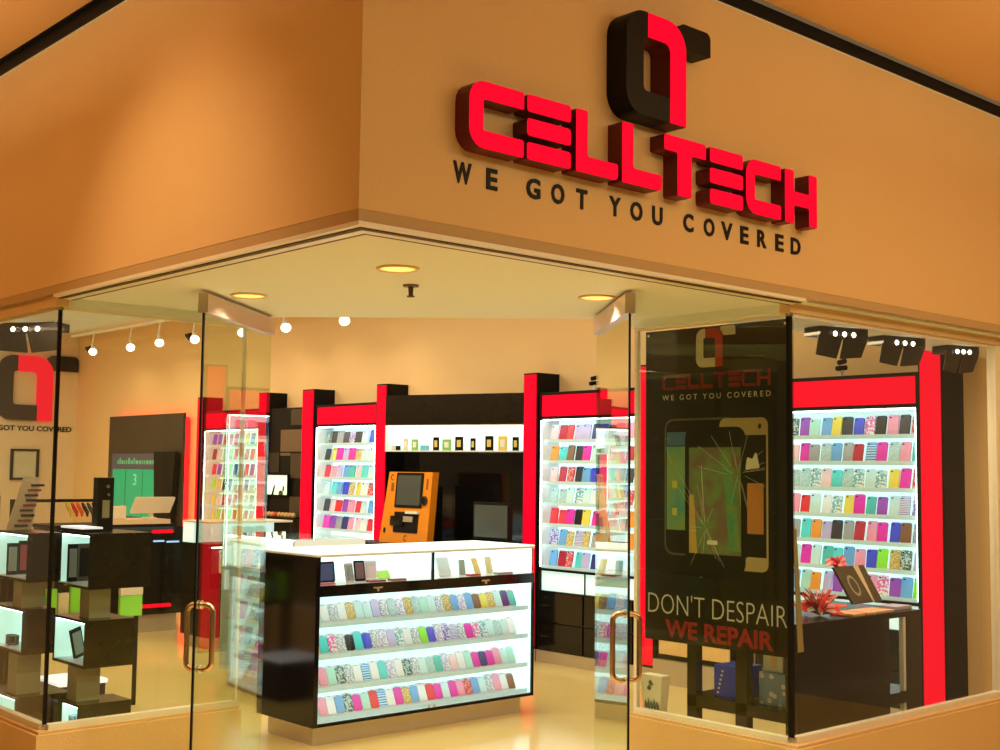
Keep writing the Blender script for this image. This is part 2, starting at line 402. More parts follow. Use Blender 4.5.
# ------------------------------------------------------------------ soffit fittings
for i, (x, y) in enumerate([(2.827, 3.725), (2.817, 4.787), (3.905, 3.717)]):
    lab = ['round warm downlight in the soffit nearest the corner of the fascia', 'round warm downlight in the soffit above the left glass door', 'round warm downlight in the soffit beside the right glass door rail'][i]
    t = thing('downlight', lab, 'downlight', (x, y, SOFZ), group='soffit downlights')
    part('trim_ring', M().lathe([(0.082, -0.001), (0.082, -0.007), (0.066, -0.007), (0.064, -0.0012)], (0, 0, 0), mat('yellow_ring', (0.85, 0.62, 0.22), 0.3), 28), t, False)
    part('lens', M().cyl((0, 0, -0.0045), (0, 0, -0.001), 0.0645, 0.0645, LAMPO, 28), t, False)
t = thing('sprinkler', 'small dark fire sprinkler head hanging below the cream soffit', 'sprinkler', (3.128, 4.031, SOFZ))
part('escutcheon', M().cyl((0, 0, -0.008), (0, 0, -0.001), 0.032, 0.034, mat('brass_dark', (0.25, 0.16, 0.09), 0.4, metal=0.8), 20), t, False)
part('nozzle', M().cyl((0, 0, -0.045), (0, 0, -0.008), 0.009, 0.011, TRIMD).cyl((0, 0, -0.05), (0, 0, -0.045), 0.016, 0.016, TRIMD), t, False)

# ------------------------------------------------------------------ wall display units along the back wall
XF = 7.43
SH = [0.80, 0.978, 1.156, 1.334, 1.512, 1.69, 1.868]
def red_column(y0, y1, label, z0=0.12):
    t = thing('display_column', label, 'column', (XF, (y0 + y1) / 2, 0), group='black columns with a lit red front')
    part('column_body', M().box(XF, D - 0.002, y0, y1, 0, 2.455, BLACKM), t)
    part('lit_front', M().box(XF - 0.012, XF - 0.0005, y0 + 0.018, y1 - 0.018, z0, 2.44, REDL), t)
    part('column_plinth', M().box(XF - 0.006, XF - 0.0005, y0, y1, 0.0, 0.10, SILVER), t)
    return t
red_column(13.61, 13.76, 'lit red column at the far left end of the back wall displays')
red_column(12.16, 12.34, 'lit red column left of the dark checkered panel with the glowing niche')
red_column(11.21, 11.445, 'lit red column right of the dark checkered panel')
red_column(9.92, 10.10, 'lit red column directly left of the orange kiosk bay')
red_column(7.765, 7.945, 'tall lit red column directly right of the dark monitor')
red_column(6.44, 6.63, 'lit red column seen just left of the hanging repair poster')
red_column(4.02, 4.195, 'lit red column at the right end of the shop, behind the display table')

def display_unit(y0, y1, label, lowbox=True, zs=SH):
    t = thing('display_cabinet', label, 'display cabinet', (XF, (y0 + y1) / 2, 0))
    w = 0.02
    part('cabinet_frame', M().box(XF + 0.01, D - 0.002, y0 + .001, y0 + w, 0.10, 2.28, BLACKM).box(XF + 0.01, D - 0.002, y1 - w, y1 - .001, 0.10, 2.28, BLACKM)
         .box(XF + .01, D - .002, y0 + w, y1 - w, 2.05, 2.07, BLACKM).box(XF + .01, D - .002, y0 + w, y1 - w, 2.26, 2.28, BLACKM).box(XF + .01, D - .002, y0 + w, y1 - w, 0.765, 0.785, BLACKM), t)
    part('lit_header', M().box(XF + 0.015, XF + 0.03, y0 + w + .01, y1 - w - .01, 2.075, 2.255, REDL).box(XF + .03, D - .01, y0 + w, y1 - w, 2.07, 2.26, BLACKM), t)
    part('backlit_panel', M().box(D - 0.03, D - 0.01, y0 + w, y1 - w, 0.785, 2.05, LITC), t)
    part('side_panel', M().box(XF + .03, D - .03, y0 + w, y0 + w + .006, .785, 2.05, WHITE), t)
    part('side_panel', M().box(XF + .03, D - .03, y1 - w - .006, y1 - w, .785, 2.05, WHITE), t)
    part('led_strip', M().box(XF + 0.03, XF + 0.05, y0 + w + .01, y1 - w - .01, 2.038, 2.048, LITW), t)
    for z in zs:
        o = part('shelf', M().box(XF + 0.05, D - 0.03, y0 + w + .006, y1 - w - .006, z - 0.010, z, WHITE), t)
        if z > .85: part('led_strip', M().box(XF + 0.052, XF + 0.058, y0 + w + .01, y1 - w - .01, z - 0.016, z - .0103, LITS), o)
        part('shelf_lip', M().box(XF + 0.044, XF + 0.0498, y0 + w + .006, y1 - w - .006, z - 0.018, z + .010, LIP), o)
    part('led_strip', M().box(XF + 0.012, XF + 0.018, y0 + w + .0005, y0 + w + .008, .80, 2.04, LITS), t)
    part('led_strip', M().box(XF + 0.012, XF + 0.018, y1 - w - .008, y1 - w - .0005, .80, 2.04, LITS), t)
    # glass case row
    lb = M().box(XF + 0.04, D - 0.01, y0 + w, y1 - w, 0.60, 0.765, LITC)
    part('lit_case', lb, t)
    part('case_glass', M().box(XF + 0.012, XF + 0.018, y0 + w, y1 - w, 0.60, 0.765, CASEG), t)
    part('divider', M().box(XF + 0.004, XF + 0.012, (y0 + y1) / 2 - 0.006, (y0 + y1) / 2 + 0.006, 0.53, 0.765, BLACKM), t)
    part('base', M().box(XF + 0.006, D - 0.002, y0 + w, y1 - w, 0.10, 0.60, BLACK), t)
    n = 2
    for k in range(n):
        for (za, zb_) in ((0.345, 0.59), (0.11, 0.335)):
            a = y0 + w + .01 + k * (y1 - y0 - 2 * w) / n; b = a + (y1 - y0 - 2 * w) / n - .02
            dr = part('drawer', M().box(XF - 0.01, XF + 0.0055, a, b, za, zb_, BLACK, .003), t)
            yc = a + 0.08 if k == 0 else b - 0.08
            part('handle', M().box(XF - 0.024, XF - .0105, yc - 0.035, yc + 0.035, zb_ - 0.115, zb_ - 0.105, CHROME), dr)
            part('lock', M().cyl((XF - .014, yc, zb_ - .045), (XF - .0105, yc, zb_ - .045), .009, .009, CHROME, 12), dr)
    part('plinth', M().box(XF + 0.0, D - 0.002, y0 + .001, y1 - .001, 0, 0.10, SILVER), t)
    return t
U1 = (12.345, 13.605); U2 = (10.105, 11.205); U3 = (6.635, 7.76); U5 = (4.20, 5.50)
display_unit(*U1, 'lit display cabinet with red header at the far left, seen through the left glass door')
display_unit(*U2, 'lit display cabinet with red header directly left of the orange kiosk bay')
display_unit(*U3, 'lit display cabinet with red header directly right of the kiosk bay')
display_unit(*U5, 'lit display cabinet with red header in the right window, behind the poster')

# checkered dark panel with niche between unit 1 and 2
t = thing('checkered_panel', 'dark panel of black and taupe squares with a small lit niche', 'wall panel', (7.6, 11.8, 0))
p0, p1 = 11.45, 12.155
part('panel_board', M().box(7.46, D - .002, p0, p1, 0.0, 2.27, BLACKM), t)
for (ya, yb, za, zb_, m) in [(11.46, 11.70, 2.08, 2.25, DBROWN), (11.46, 11.90, 1.79, 2.03, BROWN), (11.46, 11.69, 1.50, 1.77, DBROWN), (11.70, 11.90, 1.745, 1.775, BROWN), (11.46, 11.69, 1.05, 1.30, DBROWN), (11.92, 12.14, 1.56, 1.78, mat('near_black_tile', (.02, .016, .013), .4))]:
    part('square_tile', M().box(7.452, 7.4595, ya, yb, za, zb_, m), t)
part('niche_frame', M().box(7.42, 7.4595, 11.69, 12.15, 1.303, 1.315, BLACKM).box(7.42, 7.4595, 11.69, 12.15, 1.53, 1.542, BLACKM).box(7.42, 7.4595, 11.69, 11.70, 1.315, 1.53, BLACKM), t)
part('lit_niche', M().box(7.45, 7.4595, 11.70, 12.15, 1.3155, 1.5295, mat('lit_niche_green', (.8, .9, .7), .4, emit=(0.72, 0.95, 0.75), es=0.95)), t)
solo('phone_strap', M().add([(7.43, 12.00, 1.3155), (7.43, 12.03, 1.3155), (7.43, 11.98, 1.42), (7.43, 11.965, 1.42), (7.438, 12.00, 1.3155), (7.438, 12.03, 1.3155), (7.438, 11.98, 1.42), (7.438, 11.965, 1.42)], [(0, 1, 2, 3), (7, 6, 5, 4), (0, 4, 5, 1), (1, 5, 6, 2), (2, 6, 7, 3), (3, 7, 4, 0)], BLACKM), 'slim black accessory leaning at left in the small lit niche', 'accessory', (7.434, 12.0, 1.3155))
solo('earphone_case', M().lathe([(.001, 0), (.022, 0), (.026, .02), (.02, .045), (.001, .05)], (7.42, 11.82, 1.3155), mat('olive_item', (.12, .10, .04), .5), 14).box(7.428, 7.436, 11.78, 11.80, 1.36, 1.41, BLACKM), 'small olive accessory with upright stem at right in the small lit niche', 'accessory', (7.43, 11.82, 1.3155))
t = thing('trinket_ledge', 'narrow ledge of small red and yellow trinkets on the checkered panel', 'shelf', (7.44, 11.8, 1.06))
part('ledge', M().box(7.38, 7.4515, 11.47, 12.14, 1.06, 1.075, BLACKM), t)
for k in range(9):
    part('trinket', M().lathe([(.001, 0), (.022, .002), (.028, .03), (.015, .05), (.001, .055)], (7.41, 12.10 - .07 * k, 1.0752), [mat('trinket_red', (.7, .08, .04), .4), mat('trinket_peach', (.8, .35, .2), .4), mat('trinket_gold', (.6, .5, .15), .4)][(k * 2) % 3 if k < 5 else 2 - k % 2], 10), t)

# ------------------------------------------------------------------ kiosk bay
t = thing('bay_panel', 'black wall panelling with a long lit shelf box behind the kiosk', 'wall panel', (7.55, 8.93, 0))
b0, b1 = 7.95, 9.915
part('lower_panel', M().box(7.64, D - .002, b0, 9.14, 0.0, 1.785, BLACK).box(7.64, D - .002, 9.146, b1, 0, 1.785, BLACK), t)
part('upper_panel', M().box(7.64, D - .002, b0, b1, 1.786, 2.28, BLACKM), t)
t = thing('light_shelf', 'long lit shelf box with black fascia above, angled across the kiosk bay', 'shelf', (7.3, 8.65, 1.775))
LA, LB = Vector((7.0, 9.37, 0)), Vector((7.53, 7.955, 0)); ld = (LB - LA).normalized(); ln = Vector((-ld.y, ld.x, 0))
def slab(s0, s1, d0, d1, z0, z1, m, mb=None):
    mb = mb or M(); L = (LB - LA).length
    p = [LA + ld * (s0 * L) + ln * d0, LA + ld * (s1 * L) + ln * d0, LA + ld * (s1 * L) + ln * d1, LA + ld * (s0 * L) + ln * d1]
    return mb.add([(q.x, q.y, z) for z in (z0, z1) for q in p], [(3, 2, 1, 0), (4, 5, 6, 7), (0, 1, 5, 4), (1, 2, 6, 5), (2, 3, 7, 6), (3, 0, 4, 7)], m)
part('upper_fascia', slab(0, 1, .0, .10, 2.018, 2.295, BLACKW), t)
part('shelf_bottom', slab(0, 1, 0, .10, 1.772, 1.785, WHITE), t)
part('shelf_top', slab(0, 1, 0, .10, 2.006, 2.0175, WHITE), t)
part('lit_back', slab(.0, .965, .09, .10, 1.7855, 2.0055, LITC), t)
part('end_cheek', slab(.965, 1, 0, .10, 1.7855, 2.0055, BLACKM), t)
part('end_cheek', slab(0, .006, 0, .0895, 1.7855, 2.0055, WHITE), t)
part('led_strip', slab(.02, .95, .01, .02, 1.999, 2.0055, LITW), t)
GREENI = mat('green_pack', (.25, .55, .12), .4); YEL = mat('yellow_pack', (.75, .6, .15), .4); BLUEI = mat('cyan_pack', (.15, .55, .75), .4); PALE = mat('pale_pack', (.62, .7, .5), .4)
names = ['small dark', 'small black', 'slim pale green', 'pale green', 'small cyan', 'tilted dark green', 'bright green', 'dark framed', 'slim dark', 'black framed', 'black and yellow', 'slim yellow edged']
acc = [(9.86, .04, .05, PALE), (9.79, .05, .045, BLACKM), (9.68, .05, .12, PALE), (9.55, .07, .11, GREENI), (9.41, .09, .05, BLUEI), (9.25, .06, .13, BLACKM), (9.10, .09, .11, GREENI), (8.93, .08, .135, BLACKM), (8.74, .05, .12, BLACKM), (8.52, .08, .14, BLACKM), (8.34, .09, .14, YEL), (8.17, .06, .13, BLACKM)]
for i, (y, w_, h, m) in enumerate(acc):
    mb = M().box(-.006, .006, -w_ / 2, w_ / 2, 0, h, m, .002)
    if h > .1: mb.box(-.008, -.006, -w_ / 4, w_ / 4, h * .25, h * .75, YEL if m is BLACKM else WHITE)
    mb.v = [Vector((v.x, v.y, v.z * .93)) for v in mb.v]; pos = LA + ld * ((.04 + (9.86 - y) * .50) * (LB - LA).length) + ln * .05 + Vector((0, 0, 1.7855))
    mb.xf(Matrix.Translation(pos) @ Matrix.Rotation(math.atan2(ld.y, ld.x) + PI / 2, 4, 'Z'))
    ordn = ['first', 'second', 'third', 'fourth', 'fifth', 'sixth', 'seventh', 'eighth', 'ninth', 'tenth', 'eleventh', 'twelfth'][i]
    solo('accessory_pack', mb, f'{names[i]} accessory pack, {ordn} from left in the long lit shelf box', 'accessory', tuple(pos), 'accessories in the long lit shelf box')
# back counter
t = thing('back_counter', 'black counter in the bay carrying the orange kiosk and a monitor', 'counter', (7.25, 8.93, 0))
part('counter_body', M().box(6.98, 7.548, 7.97, 9.90, 0.08, 0.90, BLACK), t)
part('counter_top', M().box(6.95, 7.548, 7.96, 9.91, 0.90, 0.925, BLACKM, .003), t)
part('plinth', M().box(7.02, 7.54, 7.98, 9.89, 0, 0.08, SILVER), t)
# kiosk
t = thing('kiosk', 'orange self-service kiosk with dark screen and black slot on the bay counter', 'kiosk', (7.2, 9.2, 0.925))
prof = [(-0.08, 0.0), (-0.005, 0.0), (0.055, 0.66), (-0.02, 0.66)]
body = M(); vsK = []
for (x, z) in prof:
    k = z / 0.66
    vsK.append((7.2 + x, 8.88, .925 + z)); vsK.append((7.2 + x, 9.60 - 0.07 * k, .925 + z))
body.add(vsK, [(0, 2, 4, 6), (7, 5, 3, 1), (0, 1, 3, 2), (2, 3, 5, 4), (4, 5, 7, 6), (6, 7, 1, 0)], KIOSK)
part('kiosk_body', body, t)
# frame of the sloping front: origin bottom right (low y), u=+y -> but left in the view
fu = Vector((0, -1, 0)); fv = Vector((0.06, 0, 0.66)).normalized(); FL = math.hypot(.18, .66)
fn = fu.cross(fv)   # should point to -x
def kp(y0, y1, s0, s1, depth, m, name, r=0.0, label=None, side=None):
    # y measured from the left edge (y=9.6), s in metres along the slope
    pts = [(y0, s0), (y1, s0), (y1, s1), (y0, s1)]
    if r: pts = rpoly(pts, r, 4)
    oo = Vector((7.12, 9.6, .925)) + fn * 0.0006
    return part(name, M().prism(pts, oo, fu, fv, depth, m, side), t, True, label)
kp(.20, .60, .33, .655, .008, BLACKM, 'screen_bezel', .01)
kp(.225, .575, .355, .63, .012, SCREEN, 'screen', .0, 'dark olive screen')
kp(.21, .57, .10, .29, .006, BLACKM, 'slot_panel', .01)
kp(.17, .36, .16, .25, .02, BLACK, 'slot_hood', .01)
kp(.40, .58, .275, .30, .03, WHITE, 'receipt', .0, 'white receipt slip')
kp(.30, .50, .20, .25, .016, SILVER, 'tray', .005)
c = Vector((7.12, 9.6, .925)) + fu * .635 + fv * .40
part('round_camera', M().cyl(c, c + fn * .02, .045, .042, DBROWN, 24).cyl(c + fn * .0201, c + fn * .024, .035, .03, BLACKM, 20), t)
kp(.06, .085, .09, .135, .005, BLACKM, 'coin_slot', .004)
for (a, b_, s0, s1) in ((.12, .16, .48, .56), (.645, .67, .50, .60)): kp(a, b_, s0, s1, .002, mat('dark_orange_print', (.30, .09, .01), .5), 'printed_mark')
ring = [(c0 * .03, s0 * .03) for c0, s0 in [(math.cos(a), math.sin(a)) for a in [PI * .3 + k * PI * 1.4 / 8 for k in range(9)]]] + [(c0 * .018, s0 * .018) for c0, s0 in [(math.cos(a), math.sin(a)) for a in [PI * 1.7 - k * PI * 1.4 / 8 for k in range(9)]]]
for (py, ps) in ((.13, .61), (.40, .05)):
    part('printed_ring', M().prism(ccw([(py + a, ps + b_) for a, b_ in ring]), Vector((7.12, 9.6, .925)) + fn * .0006, fu, fv, .002, mat('dark_orange_print', (.3, .09, .01), .5)), t)
part('rear_mount', M().box(7.26, 7.40, 9.0, 9.4, .925, 1.45, BLACKM), t)
# monitor
t = thing('monitor', 'dark switched-off flat monitor on the bay counter beside the red column', 'monitor', (7.3, 8.13, .925))
part('monitor_housing', M().box(7.29, 7.33, 7.96, 8.44, 1.0, 1.33, BLACKM, .006), t)
part('screen', M().box(7.285, 7.2895, 7.985, 8.415, 1.025, 1.305, SCREEN), t)
part('stand', M().box(7.30, 7.33, 8.17, 8.23, .935, 1.0, BLACKM).box(7.22, 7.40, 8.10, 8.30, .925, .935, BLACKM), t)

# low cabinet with amber doors glimpsed below the poster
t = thing('low_cabinet', 'low dark cabinet with two amber glass doors, glimpsed below the poster', 'cabinet', (7.3, 6.0, 0))
part('cabinet_body', M().box(7.45, D - .002, 5.70, 6.43, .18, .62, BLACKM), t)
AMB = mat('amber_glass', (.45, .27, .08), .3, emit=(.75, .42, .12), es=.5, var=.4, vscale=8)
part('cabinet_door', M().box(7.435, 7.4495, 6.08, 6.40, .22, .58, AMB, .003), t)
part('cabinet_door', M().box(7.435, 7.4495, 5.73, 6.05, .22, .58, AMB, .003), t)
part('plinth', M().box(7.40, D - .002, 5.70, 6.43, 0, .18, SILVER), t)
t = thing('black_wall_panel', 'tall black wall panel behind the hanging poster', 'wall panel', (7.6, 6.0, 0))
part('panel_board', M().box(7.62, D - .002, 5.52, 6.43, .64, 2.35, BLACKM), t)


# ------------------------------------------------------------------ phone cases
PL = {
 'red': (.80, .03, .05), 'crimson': (.5, .02, .05), 'magenta': (.80, .03, .45), 'pink': (.90, .35, .50), 'pale pink': (.90, .62, .66), 'purple': (.33, .08, .55),
 'blue': (.05, .08, .72), 'sky blue': (.15, .42, .80), 'navy': (.03, .04, .20), 'teal': (.08, .55, .50), 'turquoise': (.10, .70, .72), 'lime green': (.28, .85, .05),
 'yellow': (.85, .70, .10), 'orange': (.88, .32, .04), 'black': (.008, .008, .01), 'charcoal': (.035, .035, .045), 'grey': (.35, .38, .40), 'white': (.85, .87, .88),
 'clear': (.60, .84, .84), 'mint': (.45, .80, .68), 'lavender': (.55, .50, .80), 'brown': (.22, .10, .05)}
PT = {
 'black and white striped': ((.02, .02, .02), (.85, .85, .85), 'stripe', 55), 'floral': ((.85, .88, .88), (.15, .45, .50), 'noise', 60), 'white and pink patterned': ((.88, .88, .88), (.80, .15, .45), 'noise', 55),
 'blue banded': ((.05, .30, .70), (.55, .80, .90), 'band', 18), 'purple zigzag': ((.30, .20, .55), (.80, .85, .92), 'band', 26), 'gold dotted': ((.85, .85, .75), (.60, .42, .08), 'dots', 80), 'red speckled': ((.80, .78, .76), (.65, .05, .06), 'dots', 70),
 'white sketched': ((.86, .88, .90), (.30, .38, .45), 'noise', 110), 'white swirled': ((.86, .88, .92), (.50, .42, .68), 'noise', 80),
 'dark leafy': ((.05, .10, .10), (.50, .65, .60), 'noise', 75), 'pale dotted': ((.82, .90, .90), (.40, .62, .62), 'dots', 90), 'violet patterned': ((.75, .75, .9), (.2, .12, .5), 'noise', 70)}
def casemat(n):
    if n in PL: return mat('case_' + n.replace(' ', '_'), PL[n], .32)
    c1, c2, k, s = PT[n]; return pattern('case_' + n.replace(' ', '_'), c1, c2, k, s)
CASEMESH = {}
def case_mb(n, w=.071, h=.138, th=.011):
    """phone case: back shell facing -x, width along y, standing on z=0, with camera hole and raised rim"""
    m = casemat(n); mb = M()
    o = (th / 2, 0, 0); ux = (0, -1, 0); uy = (0, 0, 1)
    outer = rpoly([(-w / 2, 0), (w / 2, 0), (w / 2, h), (-w / 2, h)], .012, 3)
    mb.prism(outer, o, ux, uy, th, m)
    cam = rpoly([(-w / 2 + .010, h - .022), (-w / 2 + .024, h - .022), (-w / 2 + .024, h - .012), (-w / 2 + .010, h - .012)], .004, 2)
    mb.prism(cam, (-th / 2, 0, 0), ux, uy, .0012, BLACKM)
    return mb
ORD = ['first', 'second', 'third', 'fourth', 'fifth', 'sixth', 'seventh', 'eighth', 'ninth', 'tenth', 'eleventh', 'twelfth', 'thirteenth', 'fourteenth', 'fifteenth', 'sixteenth', 'seventeenth', 'eighteenth', 'nineteenth', 'twentieth', 'twenty-first', 'twenty-second', 'twenty-third', 'twenty-fourth', 'twenty-fifth', 'twenty-sixth', 'twenty-seventh', 'twenty-eighth']
def proto_case(n, plain=False):
    if (n, plain) not in CASEMESH: CASEMESH[(n, plain)] = (pack_mb(n) if plain else case_mb(n)).mesh('phone_case')
    return CASEMESH[(n, plain)]
def pack_mb(n, w=.071, h=.138, th=.014):
    """packaged case: clear card with a raised case and a hanging tab"""
    m = casemat(n); mb = M(); ux = (0, -1, 0); uy = (0, 0, 1)
    card = rpoly([(-w / 2, 0), (w / 2, 0), (w / 2, h), (-w / 2, h)], .004, 2)
    mb.prism(card, (th / 2, 0, 0), ux, uy, .006, casemat('white'))
    mb.prism(rpoly([(-w / 2 + .003, .006), (w / 2 - .003, .006), (w / 2 - .003, h - .014), (-w / 2 + .003, h - .014)], .010, 3), (th / 2 - .006, 0, 0), ux, uy, th - .006, m)
    mb.prism([(-.010, h - .010), (.010, h - .010), (.010, h - .005), (-.010, h - .005)], (th / 2 - .006, 0, 0), ux, uy, .001, casemat('grey'))
    return mb
base_case = None
def place_case(n, loc, rz, tilt, label, group, sc=1.0, sz=1.0, plain=False):
    global base_case
    me = proto_case(n, plain)
    if base_case is None:
        base_case = bpy.data.objects.new('phone_case', me); o = base_case
    else:
        o = base_case.copy(); o.data = me
    COL.objects.link(o)
    o.location = loc; o.rotation_euler = (0, tilt, rz); o.scale = (1, sc, sz)
    o['label'] = label; o['category'] = 'phone case'; o['group'] = group
    return o
def shelf_row(unit, z, colours, rowname, where, group, y_left, pitch, x=XF + .095, sc=1.0):
    for i, n in enumerate(colours):
        if n is None: continue
        y = y_left - pitch * (i + .5) + random.uniform(-.004, .004)
        place_case(n, (x + .01 * (i % 2) + random.uniform(-.003, .003), y, z + .002), random.uniform(-.14, .14), .20, f'{n} phone case, {ORD[i]} from left, {rowname} shelf, {where}'.replace('white and pink patterned', 'pink patterned').replace('black and white striped', 'striped'), group, sc * random.choice((1, 1, .97, .93, 1.03)), random.choice((.98, 1, 1.02, .92)))
RN = ['top', 'second', 'third', 'fourth', 'fifth', 'sixth', 'bottom']
u3 = [
 ['pale pink', 'crimson', 'red', 'lavender', 'lavender', 'navy', 'blue', 'charcoal', 'pink', 'pink', 'white'],
 ['orange', 'turquoise', 'brown', 'charcoal', 'magenta', 'clear', 'sky blue', 'red', 'clear', 'crimson', 'crimson'],
 ['pale pink', 'crimson', 'red speckled', 'charcoal', 'sky blue', 'blue', 'purple', 'clear', 'pink', 'charcoal', 'lime green'],
 ['pale dotted', 'pale dotted', 'clear', 'floral', 'clear', 'white', 'clear', 'pale dotted', 'gold dotted', 'red speckled', 'mint'],
 ['red', 'red', 'magenta', 'black', 'yellow', 'magenta', 'pink', 'red', 'clear', 'orange', 'yellow'],
 ['violet patterned', 'sky blue', 'gold dotted', 'purple zigzag', 'gold dotted', 'black and white striped', 'teal', 'brown', 'charcoal', 'orange', 'red'],
 ['sky blue', 'crimson', 'red speckled', 'turquoise', 'lavender', 'navy', 'white', 'red', 'sky blue', 'clear', 'grey']]
for r in range(7):
    shelf_row(U3, SH[6 - r], u3[r][:10] , RN[r], 'display right of the kiosk bay', 'phone cases in the display right of the kiosk', 7.71, .0955, sc=1.22)
u5 = [
 ['dark leafy', 'purple', 'mint', 'sky blue', 'yellow', 'charcoal', 'blue', 'white and pink patterned', 'black', 'pink', 'charcoal', 'red speckled'],
 ['pale pink', 'magenta', 'grey', 'pale dotted', 'sky blue', 'black and white striped', 'crimson', 'blue banded', 'magenta', 'pale dotted', 'pink', 'teal'],
 ['pale dotted', 'pale dotted', 'floral', 'pale pink', 'turquoise', 'pale dotted', 'floral', 'clear', 'floral', 'yellow', 'magenta', 'red speckled'],
 ['pink', 'red', 'clear', 'white', 'floral', 'yellow', 'magenta', 'teal', 'purple', 'clear', 'purple zigzag', 'violet patterned'],
 ['grey', 'turquoise', 'orange', 'lavender', 'charcoal', 'grey', 'crimson', 'pink', 'magenta', 'blue', 'brown', 'grey'],
 ['clear', 'magenta', 'clear', 'teal', 'turquoise', 'sky blue', 'pink', 'blue', 'lime green', 'gold dotted', 'dark leafy', 'lavender'],
 ['sky blue', 'mint', 'orange', 'lavender', 'purple', 'clear', 'red', 'pink', 'white and pink patterned', 'purple', 'sky blue', 'lime green']]
for r in range(7):
    shelf_row(U5, SH[6 - r], u5[r], RN[r], 'right window display', 'phone cases in the right window display', 5.268, .0868, sc=1.10)
u2 = [
 ['dark leafy', 'charcoal', 'grey', 'charcoal', 'violet patterned', 'charcoal', 'clear', 'blue', 'blue'],
 ['charcoal', 'yellow', 'magenta', 'lavender', 'magenta', 'gold dotted', 'clear', 'white', 'charcoal'],
 ['red', 'pink', 'lavender', 'sky blue', 'teal', 'pale pink', 'turquoise', 'clear', 'pale pink'],
 ['clear', 'turquoise', 'sky blue', 'blue', 'gold dotted', 'yellow', 'white', 'red speckled', 'clear'],
 ['charcoal', 'pale pink', 'red', 'purple', 'pink', 'red', 'clear', 'sky blue', 'red'],
 ['magenta', 'purple', 'grey', 'navy', 'pink', 'pale pink', 'white', 'red', 'yellow']]
for r in range(6):
    shelf_row(U2, SH[6 - r], u2[r], RN[r], 'display left of the kiosk bay', 'phone cases in the display left of the kiosk', 11.15, .1115, sc=1.45)
# the far cabinet and the second counter: the rest, as one object
rest = M()
def add_rest(n, mtx): 
    mb = case_mb(n); mb.xf(mtx)
    for f, k in zip(mb.f, mb.mi): pass
    o = len(rest.v); rest.v += mb.v
    ks = [rest.m(q) for q in mb.mats]
    for f, k in zip(mb.f, mb.mi): rest.f.append([i + o for i in f]); rest.mi.append(ks[k]); rest.smooth.append(False)
ALLN = list(PL) + list(PT)
for r in range(7):
    for i in range(9):
        n = random.choice(['purple', 'red', 'pink', 'magenta', 'sky blue', 'floral', 'white', 'yellow', 'charcoal', 'orange', 'clear', 'blue', 'lime green', 'red speckled'])
        add_rest(n, Matrix.Translation((XF + .095, 13.50 - .125 * i, SH[r] + .001)) @ Matrix.Rotation(.16, 4, 'Y'))

# ------------------------------------------------------------------ front glass counter
CX0, CX1, CY0, CY1, CH = 4.085, 5.825, 6.105, 6.72, 1.112
cnt = thing('glass_counter', 'large black glass-topped counter with four lit shelves of cases in the middle of the shop', 'display counter', ((CX0 + CX1) / 2, (CY0 + CY1) / 2, 0))
part('side_panel', M().box(CX0, CX0 + .03, CY0, CY1, .12, CH - .02, BLACK), cnt)
part('side_panel', M().box(CX1 - .008, CX1, CY0 + .02, CY1, .12, CH - .02, BLACK), cnt)
part('side_liner', M().box(CX1 - .0118, CX1 - .0082, CY0 + .02, CY1 - .02, .137, CH - .023, LITC).box(CX0 + .0302, CX0 + .034, CY0 + .02, CY1 - .02, .137, CH - .023, WHITE), cnt)
part('back_panel', M().box(CX0 + .03, CX1 - .012, CY1 - .02, CY1, .12, CH - .02, LITC), cnt)
part('front_frame', M().box(CX0 + .03, CX1, CY0, CY0 + .02, .862, .925, BLACK).box(CX0 + .03, CX1, CY0, CY0 + .02, .12, .137, BLACKM).box(CX1 - .012, CX1, CY0, CY0 + .02, .137, .862, BLACKM).box(4.95, 4.962, CY0, CY0 + .018, .925, CH - .02, BLACKM), cnt)
part('counter_base', M().box(CX0 + .03, CX1 - .012, CY0 + .02, CY1 - .02, .12, .135, WHITE), cnt)
part('glass_top', M().box(CX0, CX1, CY0, CY1, CH - .008, CH, mat('glare_glass_top', (.85, .93, .93), .35, emit=(.70, .95, .95), es=.75, spec=.15)), cnt)  # white glare on the glass top painted in as emission
part('added_glow_sheet', M().box(CX0 + .03, CX1 - .02, CY0 + .021, CY1 - .021, CH - .0215, CH - .010, mat('added_top_glow', (.9, .95, .95), .5, emit=(.8, .97, 1), es=1.0)), cnt)  # added glowing sheet that whitens the counter top from below
part('top_edge', M().box(CX0, CX1, CY0, CY0 + .02, CH - .022, CH - .009, WHITE).box(CX0, CX0 + .02, CY0 + .02, CY1, CH - .02, CH - .009, WHITE).box(CX0 + .02, CX1, CY1 - .02, CY1, CH - .02, CH - .009, WHITE).box(CX1 - .02, CX1, CY0 + .02, CY1 - .02, CH - .02, CH - .009, WHITE), cnt)
part('upper_shelf', M().box(CX0 + .03, CX1 - .012, CY0 + .02, CY1 - .02, .900, .925, mat('pale_deck', (.72, .62, .55), .4)), cnt)
part('front_glass', M().box(CX0 + .03, 4.948, CY0 + .006, CY0 + .011, .926, CH - .023, CASEG), cnt)
part('front_glass', M().box(4.963, CX1 - .002, CY0 + .006, CY0 + .011, .926, CH - .023, CASEG), cnt)
part('sliding_glass', M().box(CX0 + .035, 4.955, CY0 + .012, CY0 + .017, .138, .861, CASEG), cnt)
part('sliding_glass', M().box(4.948, CX1 - .014, CY0 + .004, CY0 + .009, .138, .861, CASEG), cnt)
part('led_strip', M().box(CX0 + .04, CX1 - .02, CY0 + .022, CY0 + .034, .886, .8995, LITW), cnt)

